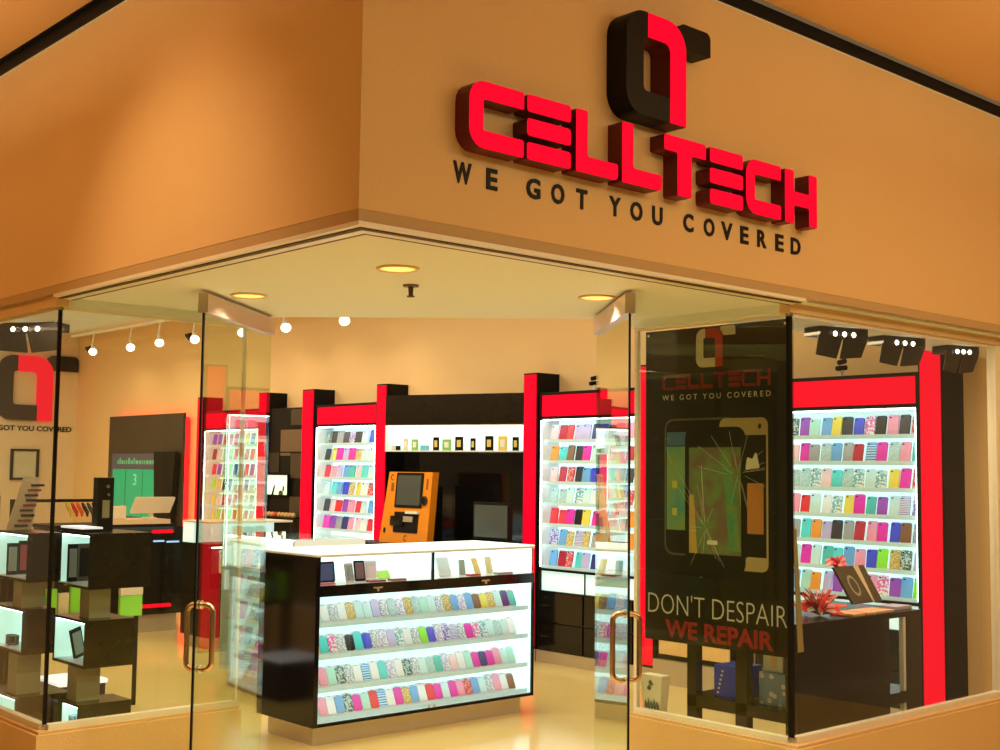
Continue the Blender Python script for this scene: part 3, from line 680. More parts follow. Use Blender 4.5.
part('plinth', M().box(4.145, 5.785, CY0 + .09, CY1 - .04, 0, .12, SILVER), cnt)
for x in (4.52, 5.38):
    lk = part('lock', M().box(x - .035, x + .035, CY0 - .012, CY0 - .0005, .893, .903, CHROME).cyl((x, CY0 - .016, .885), (x, CY0 - .0005, .885), .01, .01, CHROME, 12), cnt)
part('lock', M().cyl((4.935, CY0 - .010, .15), (4.935, CY0 - .0005, .15), .009, .009, CHROME, 12).cyl((4.975, CY0 - .010, .15), (4.975, CY0 - .0005, .15), .009, .009, CHROME, 12), cnt)
CS = [.155, .325, .515, .700]
for k, z in enumerate(CS):
    o = part('shelf', M().box(CX0 + .032, CX1 - .014, CY0 + .05, CY0 + .33, z - .010, z, WHITE), cnt)
    if k: part('led_strip', M().box(CX0 + .04, CX1 - .02, CY0 + .052, CY0 + .060, z - .015, z - .0103, LITS), o)
    part('shelf_lip', M().box(CX0 + .032, CX1 - .014, CY0 + .043, CY0 + .0498, z - .020, z + .008, LIP), o)
part('light_panel', M().box(CX0 + .032, CX1 - .014, CY0 + .335, CY0 + .345, .137, .899, LITC), cnt)
crow = [
 ['clear', 'white', 'white sketched', 'white', 'gold dotted', 'clear', 'clear', 'lavender', 'white sketched', 'pale dotted', 'white swirled', 'gold dotted', 'pale dotted', 'mint', 'clear', 'white sketched', 'gold dotted', 'sky blue', 'white swirled', 'sky blue', 'brown', 'yellow', 'gold dotted', 'clear', 'navy', 'teal', 'clear'],
 ['yellow', 'turquoise', 'white and pink patterned', 'white sketched', 'black', 'turquoise', 'blue', 'white sketched', 'white swirled', 'lavender', 'floral', 'white', 'white sketched', 'lime green', 'blue', 'white swirled', 'violet patterned', 'purple zigzag', 'white sketched', 'magenta', 'white and pink patterned', 'floral', 'clear', 'pale dotted', 'clear', 'white', 'yellow'],
 ['white', 'pink', 'mint', 'dark leafy', 'white sketched', 'white', 'blue banded', 'white', 'turquoise', 'white swirled', 'white', 'dark leafy', 'white sketched', 'clear', 'pale dotted', 'teal', 'white swirled', 'pale pink', 'white', 'mint', 'magenta', 'navy', 'magenta', 'pink', 'clear', 'mint', 'dark leafy'],
 ['turquoise', 'pink', 'white', 'sky blue', 'dark leafy', 'magenta', 'mint', 'red', 'blue banded', 'white', 'magenta', 'gold dotted', 'sky blue', 'white', 'red', 'magenta', 'clear', 'magenta', 'pink', 'red speckled', 'sky blue', 'clear', 'white sketched', 'pink', 'white', 'brown', 'black']]
crn = ['top', 'second', 'third', 'bottom']
for r in range(4):
    z = CS[3 - r]
    for i, n in enumerate(crow[r]):
        x = CX0 + .075 + i * .0625
        if x > CX1 - .05: continue
        place_case(n, (x, CY0 + .095, z + .004), PI / 2 - .12, .50,
                   f'{n} packaged case, {ORD[i]} from left, {crn[r]} shelf of the big counter', 'packaged cases in the big counter', .84, random.choice((.86, .9, .82)), True)

# things in the counter's upper tray
def gadget(name, label, cat, x, y, w, h, th, rz, tilt, m, m2=None, z=.9253):
    t = thing(name, label, cat, (x, y, z)); t.rotation_euler = (-tilt, 0, rz)
    part('body', M().prism(rpoly([(-w / 2, 0), (w / 2, 0), (w / 2, h), (-w / 2, h)], min(w, h) * .12, 3), (0, 0, 0), (1, 0, 0), (0, 0, 1), th, m), t, False)
    if m2: part('screen', M().prism([(-w * .4, h * .1), (w * .4, h * .1), (w * .4, h * .9), (-w * .4, h * .9)], (0, -th - .0003, 0), (1, 0, 0), (0, 0, 1), .0008, m2), t, False)
    return t
NV = mat('navy_tablet_screen', (.04, .05, .10), .1, emit=(.05, .07, .16), es=.5)
gadget('tablet', 'dark navy tablet on a stand at the left end of the counter tray', 'tablet', 4.265, 6.27, .135, .125, .01, .15, .12, BLACKM, NV)
gadget('phone', 'silver phone standing beside the navy tablet in the counter tray', 'phone', 4.405, 6.22, .062, .115, .009, .1, .25, SILVER, mat('grey_screen', (.3, .33, .35), .2))
gadget('phone', 'dark framed phone standing third in the counter tray', 'phone', 4.50, 6.25, .072, .125, .009, -.1, .25, BLACKM, mat('plum_screen', (.20, .10, .12), .2))
gadget('phone', 'pale pink and white phone box standing fourth in the counter tray', 'phone', 4.60, 6.28, .085, .12, .01, -.2, .2, WHITE, mat('blush_panel', (.8, .6, .6), .4))
gadget('card', 'lime green card leaning in the counter tray', 'card', 4.72, 6.30, .10, .055, .006, .1, .5, mat('lime_card', (.45, .85, .10), .4))
gadget('phone', 'white phone leaning at the left of the counter tray right half', 'phone', 5.16, 6.24, .11, .125, .009, .1, .35, WHITE, mat('pearl_screen', (.7, .78, .8), .3))
gadget('card', 'grey green card standing in the counter tray right half', 'card', 5.305, 6.24, .05, .10, .006, 0, .15, mat('sage_card', (.35, .42, .33), .4))
gadget('card', 'gold card leaning in the counter tray, left of the pale gold one', 'card', 5.44, 6.24, .055, .11, .006, .2, .4, mat('gold_card', (.70, .45, .12), .35, metal=.4))
gadget('card', 'pale gold card leaning at the right of the counter tray', 'card', 5.56, 6.26, .06, .11, .006, .1, .25, mat('pale_gold_card', (.75, .60, .28), .35, metal=.3))
for i, (x, w_, m, lab) in enumerate([(4.20, .10, 'rose_flat', 'rose coloured flat gadget lying at the far left of the counter tray'), (4.56, .12, 'maroon_flat', 'maroon flat gadget lying in the middle left of the counter tray'), (4.72, .11, 'maroon_flat', 'maroon flat gadget lying left of the counter tray divider'), (5.34, .09, 'red_flat', 'red flat gadget lying in the counter tray right half'), (5.60, .13, 'grey_flat', 'grey flat gadget lying at the right of the counter tray')]):
    cc = {'rose_flat': (.75, .25, .28), 'maroon_flat': (.30, .08, .09), 'red_flat': (.55, .06, .05), 'grey_flat': (.35, .33, .32)}[m]
    mb = M().box(x - w_ / 2, x + w_ / 2, 6.145, 6.195, .9253, .937, mat(m, cc, .35), .003)
    solo('flat_gadget', mb, lab, 'gadget', (x, 6.17, .9253), 'gadgets lying in the counter tray')

# ------------------------------------------------------------------ second counter (side on) and third case
def lit_counter(name, label, x0, x1, y0, y1, H, face):
    t = thing(name, label, 'display counter', ((x0 + x1) / 2, (y0 + y1) / 2, 0))
    part('frame', M().box(x0, x1, y0, y0 + .02, .12, H - .01, BLACKM if face == 'y' else WHITE).box(x0, x1, y1 - .02, y1, .12, H - .01, WHITE).box(x1 - .02, x1, y0 + .02, y1 - .02, .12, H - .01, WHITE).box(x0, x1 - .02, y0 + .02, y1 - .02, .12, .14, WHITE), t)
    part('plinth', M().box(x0 + .05, x1 - .05, y0 + .05, y1 - .05, 0, .12, SILVER), t)
    part('glass_top', M().box(x0, x1, y0, y1, H - .008, H, CASEG), t)
    return t
t = lit_counter('side_counter', 'lit white display counter seen end-on between the left door and the big counter', 4.735, 5.33, 7.35, 8.33, 1.118, 'x')
part('light_panel', M().box(5.05, 5.06, 7.37, 8.31, .14, 1.09, LITC), t)
part('side_glass', M().box(4.737, 4.742, 7.37, 8.31, .14, 1.10, CASEG), t)
part('led_strip', M().box(4.75, 4.76, 7.38, 8.30, 1.095, 1.108, LITW), t)
for k, z in enumerate((.32, .50, .69, .885)):
    part('shelf', M().box(4.76, 5.05, 7.375, 8.305, z - .012, z, WHITE), t)
    for i in range(11):
        n = random.choice(['floral', 'dark leafy', 'magenta', 'sky blue', 'lavender', 'turquoise', 'clear', 'pink', 'white and pink patterned', 'violet patterned', 'pale dotted', 'black and white striped'])
        if (i + k) % 4 == 3: continue
        add_rest(n, Matrix.Translation((4.82, 8.25 - .08 * i, z + .001)) @ Matrix.Rotation(.3, 4, 'Z') @ Matrix.Rotation(.25, 4, 'Y') @ Matrix.Scale(.9, 4))
for i in range(8):
    add_rest(random.choice(['purple', 'red', 'white', 'pink', 'blue banded', 'clear']), Matrix.Translation((4.82, 8.20 - .1 * i, .142)) @ Matrix.Rotation(.3, 4, 'Z') @ Matrix.Rotation(.25, 4, 'Y') @ Matrix.Scale(.9, 4))
solo('phone_cases', rest, 'many small colourful phone cases in the far left display and the side counter', 'phone cases', (0, 0, 0), kind='stuff')

t = thing('far_counter', 'glass counter with black middle band standing behind the left door', 'display counter', (5.9, 10.25, 0))
part('lower_body', M().box(5.56, 6.4, 10.0, 10.5, .10, .53, BLACKW).box(5.56, 6.4, 10.3, 10.5, .53, .90, BLACKM).box(5.56, 5.58, 10.0, 10.3, .53, .90, BLACKM).box(6.38, 6.4, 10.0, 10.3, .53, .90, BLACKM), t)
part('band', M().box(5.55, 6.41, 9.985, 10.51, .90, .925, BLACKM), t)
part('upper_case', M().box(5.56, 6.4, 10.3, 10.5, .925, 1.105, LITC), t)
part('case_glass', M().box(5.56, 6.4, 10.0, 10.006, .925, 1.105, CASEG).box(5.56, 5.566, 10.006, 10.3, .925, 1.105, CASEG), t)
part('glass_top', M().box(5.55, 6.41, 9.99, 10.5, 1.106, 1.122, WHITE), t)
part('led_strip', M().box(5.59, 6.37, 10.01, 10.02, .885, .899, LITW), t)
part('plinth', M().box(5.60, 6.36, 10.04, 10.46, 0, .10, SILVER), t)
for i, (n, lab) in enumerate([('charcoal', 'charcoal'), ('white', 'white'), ('lime green', 'green'), ('lime green', 'green'), ('crimson', 'crimson'), ('pink', 'pink')]):
    place_case(n, (5.64 + i * .085, 10.06, .66), PI / 2, .0, f'{n} pouch hanging {ORD[i]} from left under the black band of the far counter', 'pouches in the far counter', 1.0, 1.5)

# ------------------------------------------------------------------ checkout desk
dk = thing('checkout_desk', 'black checkout desk with two glowing red slots and a blue light line', 'desk', (5.45, 11.62, 0), .0)
part('desk_body', M().box(4.75, 6.04, 11.4, 11.95, .17, 1.02, BLACK), dk)
part('desk_top', M().box(4.72, 5.93, 11.36, 11.97, 1.02, 1.05, BLACKM, .004), dk)
part('service_ledge', M().box(5.24, 5.86, 11.33, 11.75, 1.0505, 1.095, mat('peach_ledge', (.75, .52, .34), .4)), dk)
part('plinth', M().box(4.80, 6.0, 11.42, 11.93, 0, .17, SILVER), dk)
part('red_light_slot', M().prism(rpoly([(5.70, .955), (5.93, .955), (5.93, .99), (5.70, .99)], .015, 4), (0, 11.3995, 0), U, V_, .008, REDL), dk, True, 'glowing red slot')
part('red_light_slot', M().prism(rpoly([(5.45, .235), (5.93, .235), (5.93, .272), (5.45, .272)], .017, 4), (0, 11.3995, 0), U, V_, .008, REDL), dk, True, 'glowing red slot')
part('blue_light_line', M().box(5.72, 5.83, 11.385, 11.3995, .872, .888, mat('blue_led', (.3, .5, .9), .3, emit=(.35, .6, 1.0), es=.9)).box(5.86, 5.99, 11.385, 11.3995, .862, .878, MATS['blue_led']), dk)
t = thing('receipt_printer', 'cream receipt printer standing on the checkout desk left of the tablet', 'printer', (5.42, 11.5, 1.0955))
part('printer_body', M().box(5.29, 5.45, 11.44, 11.58, 1.0955, 1.225, CREAM, .012), t)
part('paper_slot', M().box(5.32, 5.42, 11.50, 11.515, 1.2255, 1.229, BLACKM), t)
t = thing('register_tablet', 'cream tablet register tilted on its stand on the checkout desk', 'cash register', (5.70, 11.5, 1.0955))
mb = M().prism(rpoly([(-.21, 0), (.21, 0), (.25, .16), (-.17, .16)], .01, 3), (5.70, 11.46, 1.155), (1, 0, 0), (0, -.25, .97), .014, CREAM)
part('tablet_back', mb, t)
part('stand', M().box(5.66, 5.76, 11.42, 11.56, 1.0955, 1.11, CREAM, .003).add([(5.72, 11.47, 1.11), (5.75, 11.47, 1.11), (5.70, 11.46, 1.22), (5.67, 11.46, 1.22), (5.72, 11.5, 1.11), (5.75, 11.5, 1.11), (5.70, 11.49, 1.22), (5.67, 11.49, 1.22)], [(0, 1, 2, 3), (7, 6, 5, 4), (0, 4, 5, 1), (2, 6, 7, 3), (1, 5, 6, 2), (0, 3, 7, 4)], CREAM), t)

# ------------------------------------------------------------------ big dark panel with a screen on the back wall, glowing red behind
t = thing('media_panel', 'large dark wall panel with a green screen, edged by a red glow', 'wall panel', (7.6, 15.7, 0))
part('panel_board', M().box(7.56, 7.60, 14.36, 16.48, .0, 2.29, mat('dark_taupe_board', (.060, .043, .03), .5)), t)
part('red_light_strip', M().box(7.62, 7.66, 14.39, 14.41, .2, 2.24, mat('red_glow_led', (.3, 0, 0), .4, emit=(1, .004, .006), es=8, spec=.03)).box(7.62, 7.66, 14.41, 16.46, 2.22, 2.24, MATS['red_glow_led']), t)
part('bracket', M().box(7.60, D - .002, 15.2, 16.2, .9, 1.1, BLACKM), t)
t = thing('wall_screen', 'wall screen with a small green header line above a green picture', 'screen', (7.53, 15.6, .9))
part('screen_housing', M().box(7.53, 7.558, 14.97, 16.30, .92, 1.78, mat('slate_screen', (.05, .045, .05), .3, emit=(.10, .085, .10), es=.5)), t)
part('green_picture', M().box(7.524, 7.5295, 15.0, 16.25, .95, 1.57, mat('green_screen_light', (0, .3, .15), .3, emit=(.015, .30, .14), es=.75)), t)
GLT = mat('green_letter_light', (.1, .4, .2), .4, emit=(.13, .42, .22), es=.5); mb = M(); rl = random.Random(4); yy = 16.12
while yy > 15.10:      # illegible small green lettering
    w_ = rl.choice((.03, .05, .07)); h_ = rl.choice((.05, .05, .08)); mb.box(7.527, 7.5295, yy - w_, yy, 1.64, 1.64 + h_, GLT); yy -= w_ + .03
part('lettering', mb, t)
part('lettering', text_mb('3', (7.5235, 15.63, 1.36), (0, -1, 0), (0, 0, 1), .10, .15, .002, mat('teal_letter_light', (.2, .6, .5), .4, emit=(.20, .60, .45), es=.6)), t)
for y in (15.35, 15.85):
    part('picture_line', M().box(7.5225, 7.5238, y, y + .012, .95, 1.57, mat('dark_green', (0, .12, .06), .4)), t)
solo('tapered_stand', M().add([(7.46, 14.55, 0), (7.46, 14.80, 0), (7.52, 14.80, 0), (7.52, 14.55, 0), (7.46, 14.36, 1.80), (7.46, 14.94, 1.80), (7.52, 14.94, 1.80), (7.52, 14.36, 1.80)], [(0, 1, 2, 3), (7, 6, 5, 4), (4, 5, 1, 0), (5, 6, 2, 1), (6, 7, 3, 2), (7, 4, 0, 3)], BLACKM), 'black stand tapering downwards in front of the dark wall panel', 'stand', (7.47, 14.73, 0))

# ------------------------------------------------------------------ far logo wall
t = thing('wall_logo', 'large black and red mark with small lettering on the far cream wall', 'sign', (7.0, YN, 2.2))
H = 1.66
put_logo(t, (6.50, YN, 2.25), U, V_, 0.93, .06, BLACK, REDL, REDL)
part('lettering', text_mb('WE GOT YOU COVERED', (6.32, YN - .0005, 2.10), U, V_, 1.30, .075, .01, BLACKM, .02), t)
t = thing('picture_frame', 'black framed certificate on the far cream wall', 'picture', (6.95, YN, 1.6))
part('frame', M().box(6.74, 7.15, YN - .03, YN - .001, 1.40, 1.43, BLACKM).box(6.74, 7.15, YN - .03, YN - .001, 1.81, 1.84, BLACKM).box(6.74, 6.78, YN - .03, YN - .001, 1.43, 1.81, BLACKM).box(7.11, 7.15, YN - .03, YN - .001, 1.43, 1.81, BLACKM), t)
part('certificate', M().box(6.78, 7.11, YN - .015, YN - .002, 1.43, 1.81, mat('certificate_paper', (.62, .62, .48), .6, var=.1, vscale=6)), t)
# (logo wall camera domes)
for (x, y, z, lab) in [(7.60, 17.42, 3.30, 'small dark dome camera high on the back wall near the far corner'), (7.62, 14.45, 3.27, 'small dark sprinkler-like camera high on the back wall above the media panel')]:
    solo('dome_camera', M().cyl((x + .09, y, z), (x + .03, y, z), .05, .05, BLACKM, 16).lathe([(.045, 0), (.04, -.03), (.02, -.05), (.001, -.055)], (x + .02, y, z + .03), BLACK, 14), lab, 'camera', (x + .06, y, z))
for (y, z, lab) in [(7.165, 2.28, 'small black bracket sticking up above the red header right of the kiosk bay'), (4.81, 2.28, 'small black bracket sticking up above the red header in the right window')]:
    t = thing('bullet_camera', lab, 'camera', (7.5, y, z))
    part('mast', M().cyl((7.5, y, z), (7.5, y, z + .05), .012, .012, WHITE, 10), t)
    part('camera_head', M().cyl((7.46, y + .01, z + .055), (7.54, y - .01, z + .065), .018, .018, BLACKM, 12).cyl((7.47, y, z + .095), (7.53, y - .01, z + .11), .018, .018, BLACKM, 12), t)

# ------------------------------------------------------------------ track lights
tl = [(14.935, 3.12), (14.0, 3.10), (13.2, 3.11), (12.35, 3.09), (11.45, 3.10), (10.75, 3.07), (9.78, 3.07)]
TX = 6.95
tl = [(15.72, 3.10), (14.62, 3.085), (13.85, 3.09), (12.98, 3.07), (11.92, 3.068), (11.05, 3.055), (10.0, 3.04)]
t = thing('light_track', 'white ceiling track carrying the row of small spotlights', 'light track', (TX, 12.5, CZ))
part('track_rail', M().box(TX - .02, TX + .02, 9.0, 16.4, 3.34, 3.37, WHITE), t)
for y in (9.5, 12.7, 16): part('drop_rod', M().cyl((TX, y, 3.37), (TX, y, CZ), .008, .008, WHITE, 8), t)
for i, (y, z) in enumerate(tl):
    lab = f'small white track spotlight, {ORD[i]} from the left in the row on the ceiling track'
    t = thing('track_spotlight', lab, 'spotlight', (TX, y, z), group='track spotlights')
    part('arm', M().cyl((TX, y, 3.34), (TX, y + .06, z + .06), .010, .010, WHITE, 8), t)
    part('lamp_head', M().cyl((TX + .03, y + .07, z + .07), (TX - .02, y - .03, z), .030, .055, WHITE, 16), t)
    part('bulb', M().cyl((TX - .0203, y - .0305, z - .0007), (TX - .026, y - .042, z - .009), .050, .042, BULB, 16), t)

# ------------------------------------------------------------------ barn door floodlights inside the windows
def barn(label, cx, cy, rz, s=1.0, yaw=0):
    t = thing('barn_door_light', label, 'floodlight', (cx, cy, SOFZ), rz, group='black barn door floodlights')
    BM = mat('barn_black', (.035, .028, .022), .45)
    part('housing', M().box(-.13 * s, .13 * s, -.06, .06, -.048, -.001, BM, .004), t, False)
    part('lamp_glass', M().cyl((-.05 * s, -.066, -.036), (-.05 * s, -.0605, -.036), .011, .014, BULB, 10).cyl((0, -.066, -.036), (0, -.0605, -.036), .011, .014, BULB, 10).cyl((.05 * s, -.066, -.036), (.05 * s, -.0605, -.036), .011, .014, BULB, 10), t, False)
    for sg in (-1, 1):
        # front flap, trapezoid hanging and splayed
        w0, w1 = .005, .135 * s
        pts = [(sg * .012, -.155), (sg * (w1 - .015), -.14), (sg * w1, -.03), (sg * .004, -.03)]
        if sg < 0: pts = pts[::-1]
        part('flap', M().prism(rpoly(pts, .004, 2), (0, -.062, -.012), (1, 0, 0), (0, -.35, .94), .005, BM), t, False)
    return t
barn('black barn door floodlight at the left of the right window, nearest the poster', 5.60, 3.62, -.25, 1.25)
barn('black barn door floodlight in the middle of the right window', 6.19, 3.62, -.25, 1.2)
barn('black barn door floodlight at the right end of the right window', 6.84, 3.62, -.3, .95)
barn('black barn door floodlight at the corner of the left window', 2.58, 6.62, -.95, 1.45)

# ------------------------------------------------------------------ cube towers in the left window
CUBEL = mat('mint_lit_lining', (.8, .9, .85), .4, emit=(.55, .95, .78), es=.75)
def cube(parent, x0, x1, y0, y1, z0, z1, lit=True, name='cube'):
    w = .012
    mb = M().box(x0, x1, y0, y0 + w, z0, z1, BLACKW).box(x0, x1, y1 - w, y1, z0, z1, BLACKW).box(x0, x1, y0 + w, y1 - w, z0, z0 + w, BLACKW).box(x0, x1, y0 + w, y1 - w, z1 - w, z1, BLACKW).box(x1 - w, x1, y0 + w, y1 - w, z0 + w, z1 - w, BLACKW)
    o = part(name, mb, parent)
    part('lit_lining', M().box(x1 - w - .006, x1 - w - .0005, y0 + w, y1 - w, z0 + w, z1 - w, CUBEL).box(x0 + .004, x1 - w - .006, y1 - w - .005, y1 - w, z0 + w, z1 - w, CUBEL)
         .box(x0 + .004, x1 - w - .006, y0 + w, y1 - w - .005, z0 + w, z0 + w + .004, WHITE), o)
    part('led_strip', M().box(x0 + .01, x0 + .02, y0 + w + .01, y1 - w - .01, z1 - w - .008, z1 - w - .0005, LITW), o)
    return o
ta = thing('cube_tower', 'tower of three black lit cubes on grey posts beside the left door', 'display stand', (2.76, 6.08, 0))
cube(ta, 2.63, 2.95, 5.90, 6.28, 1.00, 1.272)
part('post', M().box(2.68, 2.79, 6.0, 6.11, .85, 1.0, GREYP), ta)
cube(ta, 2.62, 2.87, 5.90, 6.28, .62, .85)
part('post', M().box(2.63, 2.75, 6.0, 6.11, .45, .62, GREYP), ta)
cube(ta, 2.60, 2.87, 5.90, 6.11, .0, .45)
tb = thing('cube_tower', 'tower of black lit cubes on grey posts at the far left of the left window', 'display stand', (2.5, 6.35, 0))
cube(tb, 2.41, 2.58, 6.12, 6.52, 1.03, 1.27)
part('post', M().box(2.42, 2.53, 6.2, 6.31, .90, 1.03, GREYP), tb)
cube(tb, 2.40, 2.56, 6.12, 6.52, .68, .90)
part('post', M().box(2.41, 2.53, 6.2, 6.31, .48, .68, GREYP), tb)
cube(tb, 2.38, 2.66, 6.12, 6.52, .0, .48)
def standing(name, label, cat, x, y, z, w, d, h, m, m2=None, rz=0):
    t = thing(name, label, cat, (x, y, z), rz)
    part('body', M().box(-d / 2, d / 2, -w / 2, w / 2, 0, h, m, min(.005, d * .2)), t, False)
    if m2: part('face', M().box(-d / 2 - .002, -d / 2 - .0003, -w * .38, w * .38, h * .12, h * .88, m2), t, False)
    return t
standing('phone', 'dark grey phone standing in the top cube of the tower beside the door, at left', 'phone', 2.672, 6.20, 1.0167, .052, .012, .19, BLACKM, SILVER, PI / 2)
standing('phone', 'taupe phone standing in the top cube of the tower beside the door, at right', 'phone', 2.735, 6.21, 1.0167, .060, .012, .19, BROWN, BLACKM, PI / 2)
standing('phone', 'red phone standing in the top cube of the leftmost tower', 'phone', 2.512, 6.43, 1.0467, .055, .012, .17, BLACKM, mat('brick_red', (.55, .06, .06), .4), PI / 2)
standing('phone', 'grey green phone standing in the top cube of the leftmost tower', 'phone', 2.450, 6.42, 1.0467, .055, .012, .16, BLACKM, GREYP, PI / 2)
t = standing('phone', 'black phone leaning in the middle cube of the tower beside the door', 'phone', 2.715, 6.17, .6365, .07, .012, .15, BLACKM, GREYP, PI / 2); t.rotation_euler = (-.25, 0, PI / 2 + .3); t.location.z = .640
mb = M()
for k in range(5): mb.tube([(2.46 + .03 * math.cos(a), 6.24 + .06 * math.cos(a), .705 + k * .009 + .0 * a + .003 * math.sin(a)) if False else (2.46 + .025 * math.cos(a), 6.40 + .05 * math.sin(a), .705 + k * .009) for a in [j * 2 * PI / 16 for j in range(17)]], .0045, DBROWN, 6)
solo('coiled_cable', mb, 'dark coiled cable in the middle cube of the leftmost tower', 'cable', (2.46, 6.40, .70))
BLUEP = mat('blue_print', (.15, .50, .75), .4); 
standing('accessory_box', 'pale blue printed box in the bottom cube of the tower beside the door', 'box', 2.66, 6.005, .0165, .16, .06, .36, pattern('blue_white_print', (.70, .88, .92), (.10, .45, .70), 'noise', 30), None)
# things on the towers
t = thing('display_pillar', 'black upright display holding a phone on top of the tower beside the door', 'display stand', (2.80, 6.15, 1.2725))
part('pillar', M().box(2.750, 2.835, 6.10, 6.16, 1.2725, 1.545, BLACKM, .003), t)
part('window', M().box(2.775, 2.812, 6.096, 6.0995, 1.34, 1.43, GREYP), t)
part('badge', M().cyl((2.80, 6.0995, 1.50), (2.80, 6.095, 1.50), .010, .010, CHROME, 12).cyl((2.805, 6.0995, 1.458), (2.805, 6.095, 1.458), .008, .008, CHROME, 12), t)
t = thing('glowing_tray', 'thin white glowing tray on top of the tower beside the door', 'tray', (2.66, 6.18, 1.2725))
part('tray_base', M().box(2.635, 2.74, 6.02, 6.26, 1.2725, 1.288, BLACKM), t); part('tray_top', M().box(2.632, 2.743, 6.015, 6.265, 1.2885, 1.298, mat('pale_lit', (.9, .9, .9), .3, emit=(.8, .85, 1), es=.8)), t)
PENC = [('yellow', (.7, .5, .05)), ('red', (.65, .03, .02)), ('orange red', (.8, .10, .02)), ('black', (.02, .02, .02)), ('dark grey', (.08, .07, .07)), ('black striped', (.03, .03, .03))]
for i, (nm, c_) in enumerate(PENC):
    x = 3.39 + i * .036
    mb = M().tube([(x, 8.0, 1.36 - .001), (x + .01, 8.0, 1.33), (x + .035, 8.0, 1.29), (x + .04, 8.0, 1.27)], .007, mat('loop_' + nm.replace(' ', '_'), c_, .4), 8).tube([(x, 8, 1.36), (x + .012, 8, 1.35), (x + .045, 8, 1.30), (x + .04, 8, 1.27)], .006, MATS['loop_' + nm.replace(' ', '_')], 8)
    solo('wrist_strap', mb, f'{nm} strap, {ORD[i]} from left in the row hanging behind the left window', 'strap', (x, 8.0, 1.27), 'straps hanging on the rack')
t = thing('accessory_rack', 'low black rack of bright green packs behind the towers', 'rack', (3.4, 8.05, 0))
part('rack_frame', M().box(3.05, 3.62, 8.03, 8.07, .0, .06, BLACKM).box(3.05, 3.09, 8.03, 8.07, .06, 1.385, BLACKM).box(3.60, 3.64, 8.03, 8.07, 0.06, 1.385, BLACKM).box(3.09, 3.60, 8.03, 8.07, 1.365, 1.385, BLACKM), t)
part('rack_shelf', M().box(3.09, 3.60, 7.9, 8.07, .62, .64, BLACKM), t)
part('rack_shelf', M().box(3.09, 3.60, 7.9, 8.07, .90, .915, BLACKM), t)
LIME = mat('lime_pack', (.30, .80, .04), .35)
for i in range(6):
    m = [LIME, mat('slate_pack', (.15, .16, .30), .4), LIME, mat('cream_pack', (.75, .62, .35), .4), LIME, LIME][i]
    cn = ['lime green', 'slate blue', 'lime green', 'cream', 'lime green', 'lime green'][i]
    standing('accessory_pack', f'{cn} pack, {ORD[i]} from left on the low rack behind the towers', 'accessory', 3.14 + i * .08, 7.97, .6405, .03, .07, [.20, .13, .17, .14, .20, .18][i], m, None).rotation_euler = (0, 0, 0)
t = thing('green_pack', 'lime green pack with white top hanging right of the tower posts', 'accessory', (3.85, 7.97, .6))
part('pack', M().box(3.77, 3.93, 7.96, 7.99, .60, .74, LIME, .005), t); part('hanger', M().box(3.77, 3.93, 7.955, 7.992, .7405, .79, CREAM, .004), t)
t = thing('slim_stand', 'slim black and white floor stand carrying the green pack', 'stand', (3.9, 8.02, 0))
part('stand_post', M().box(3.90, 3.925, 8.0, 8.02, 0, 1.06, BLACKM, .003), t); part('white_edge', M().box(3.925, 3.94, 7.997, 8.02, .79, .97, WHITE), t)
t = thing('low_box', 'low dark box with glowing white top on the floor behind the towers', 'box', (3.25, 7.8, 0))
part('box_body', M().box(3.15, 3.45, 7.45, 7.78, 0, .27, mat('indigo_black', (.02, .012, .04), .3)), t)
part('glowing_top', M().box(3.14, 3.46, 7.44, 7.79, .2705, .295, MATS['pale_lit']), t)
# brochure stand and monitor back at far left
t = thing('brochure_stand', 'leaning cream brochure stand with dark printing on the left window tower', 'stand', (2.55, 6.45, 1.2705)); 
mb = M().prism([(0, 0), (.13, 0), (.17, .27), (.08, .27)], (2.44, 6.50, 1.271), (1, 0, 0), (0, 0, 1), .012, mat('brochure_cream', (.75, .65, .5), .5))
part('board', mb, t)
mb = M()
for k in range(9):
    a = .015 + .008 * (k % 3); z = 1.285 + k * .026; mb.box(2.46 + z * .3 - .381 + a, 2.50 + z * .3 - .381 + a + .03, 6.4845, 6.4875, z, z + .012, [DBROWN, mat('rust_print', (.35, .08, .05), .5), BLACKM][k % 3])
part('print', mb, t)
t = thing('desk_monitor', 'back of a dark grey monitor at the left edge behind the left window', 'monitor', (2.9, 8.6, 0))
part('monitor_back', M().box(2.85, 3.15, 8.50, 8.54, 1.22, 1.40, mat('grey_monitor', (.13, .11, .10), .4), .005), t)
part('monitor_stand', M().box(2.96, 3.02, 8.51, 8.53, .92, 1.22, BLACKM).box(2.86, 3.12, 8.45, 8.6, .905, .92, BLACKM), t)
solo('side_table', M().box(2.75, 3.2, 8.35, 8.75, .88, .904, BLACKM).box(2.78, 2.82, 8.38, 8.42, 0, .88, BLACKM).box(3.13, 3.17, 8.38, 8.42, 0, .88, BLACKM).box(2.78, 2.82, 8.68, 8.72, 0, .88, BLACKM).box(3.13, 3.17, 8.68, 8.72, 0, .88, BLACKM), 'black table carrying a grey monitor behind the left window', 'table', (2.97, 8.55, 0))

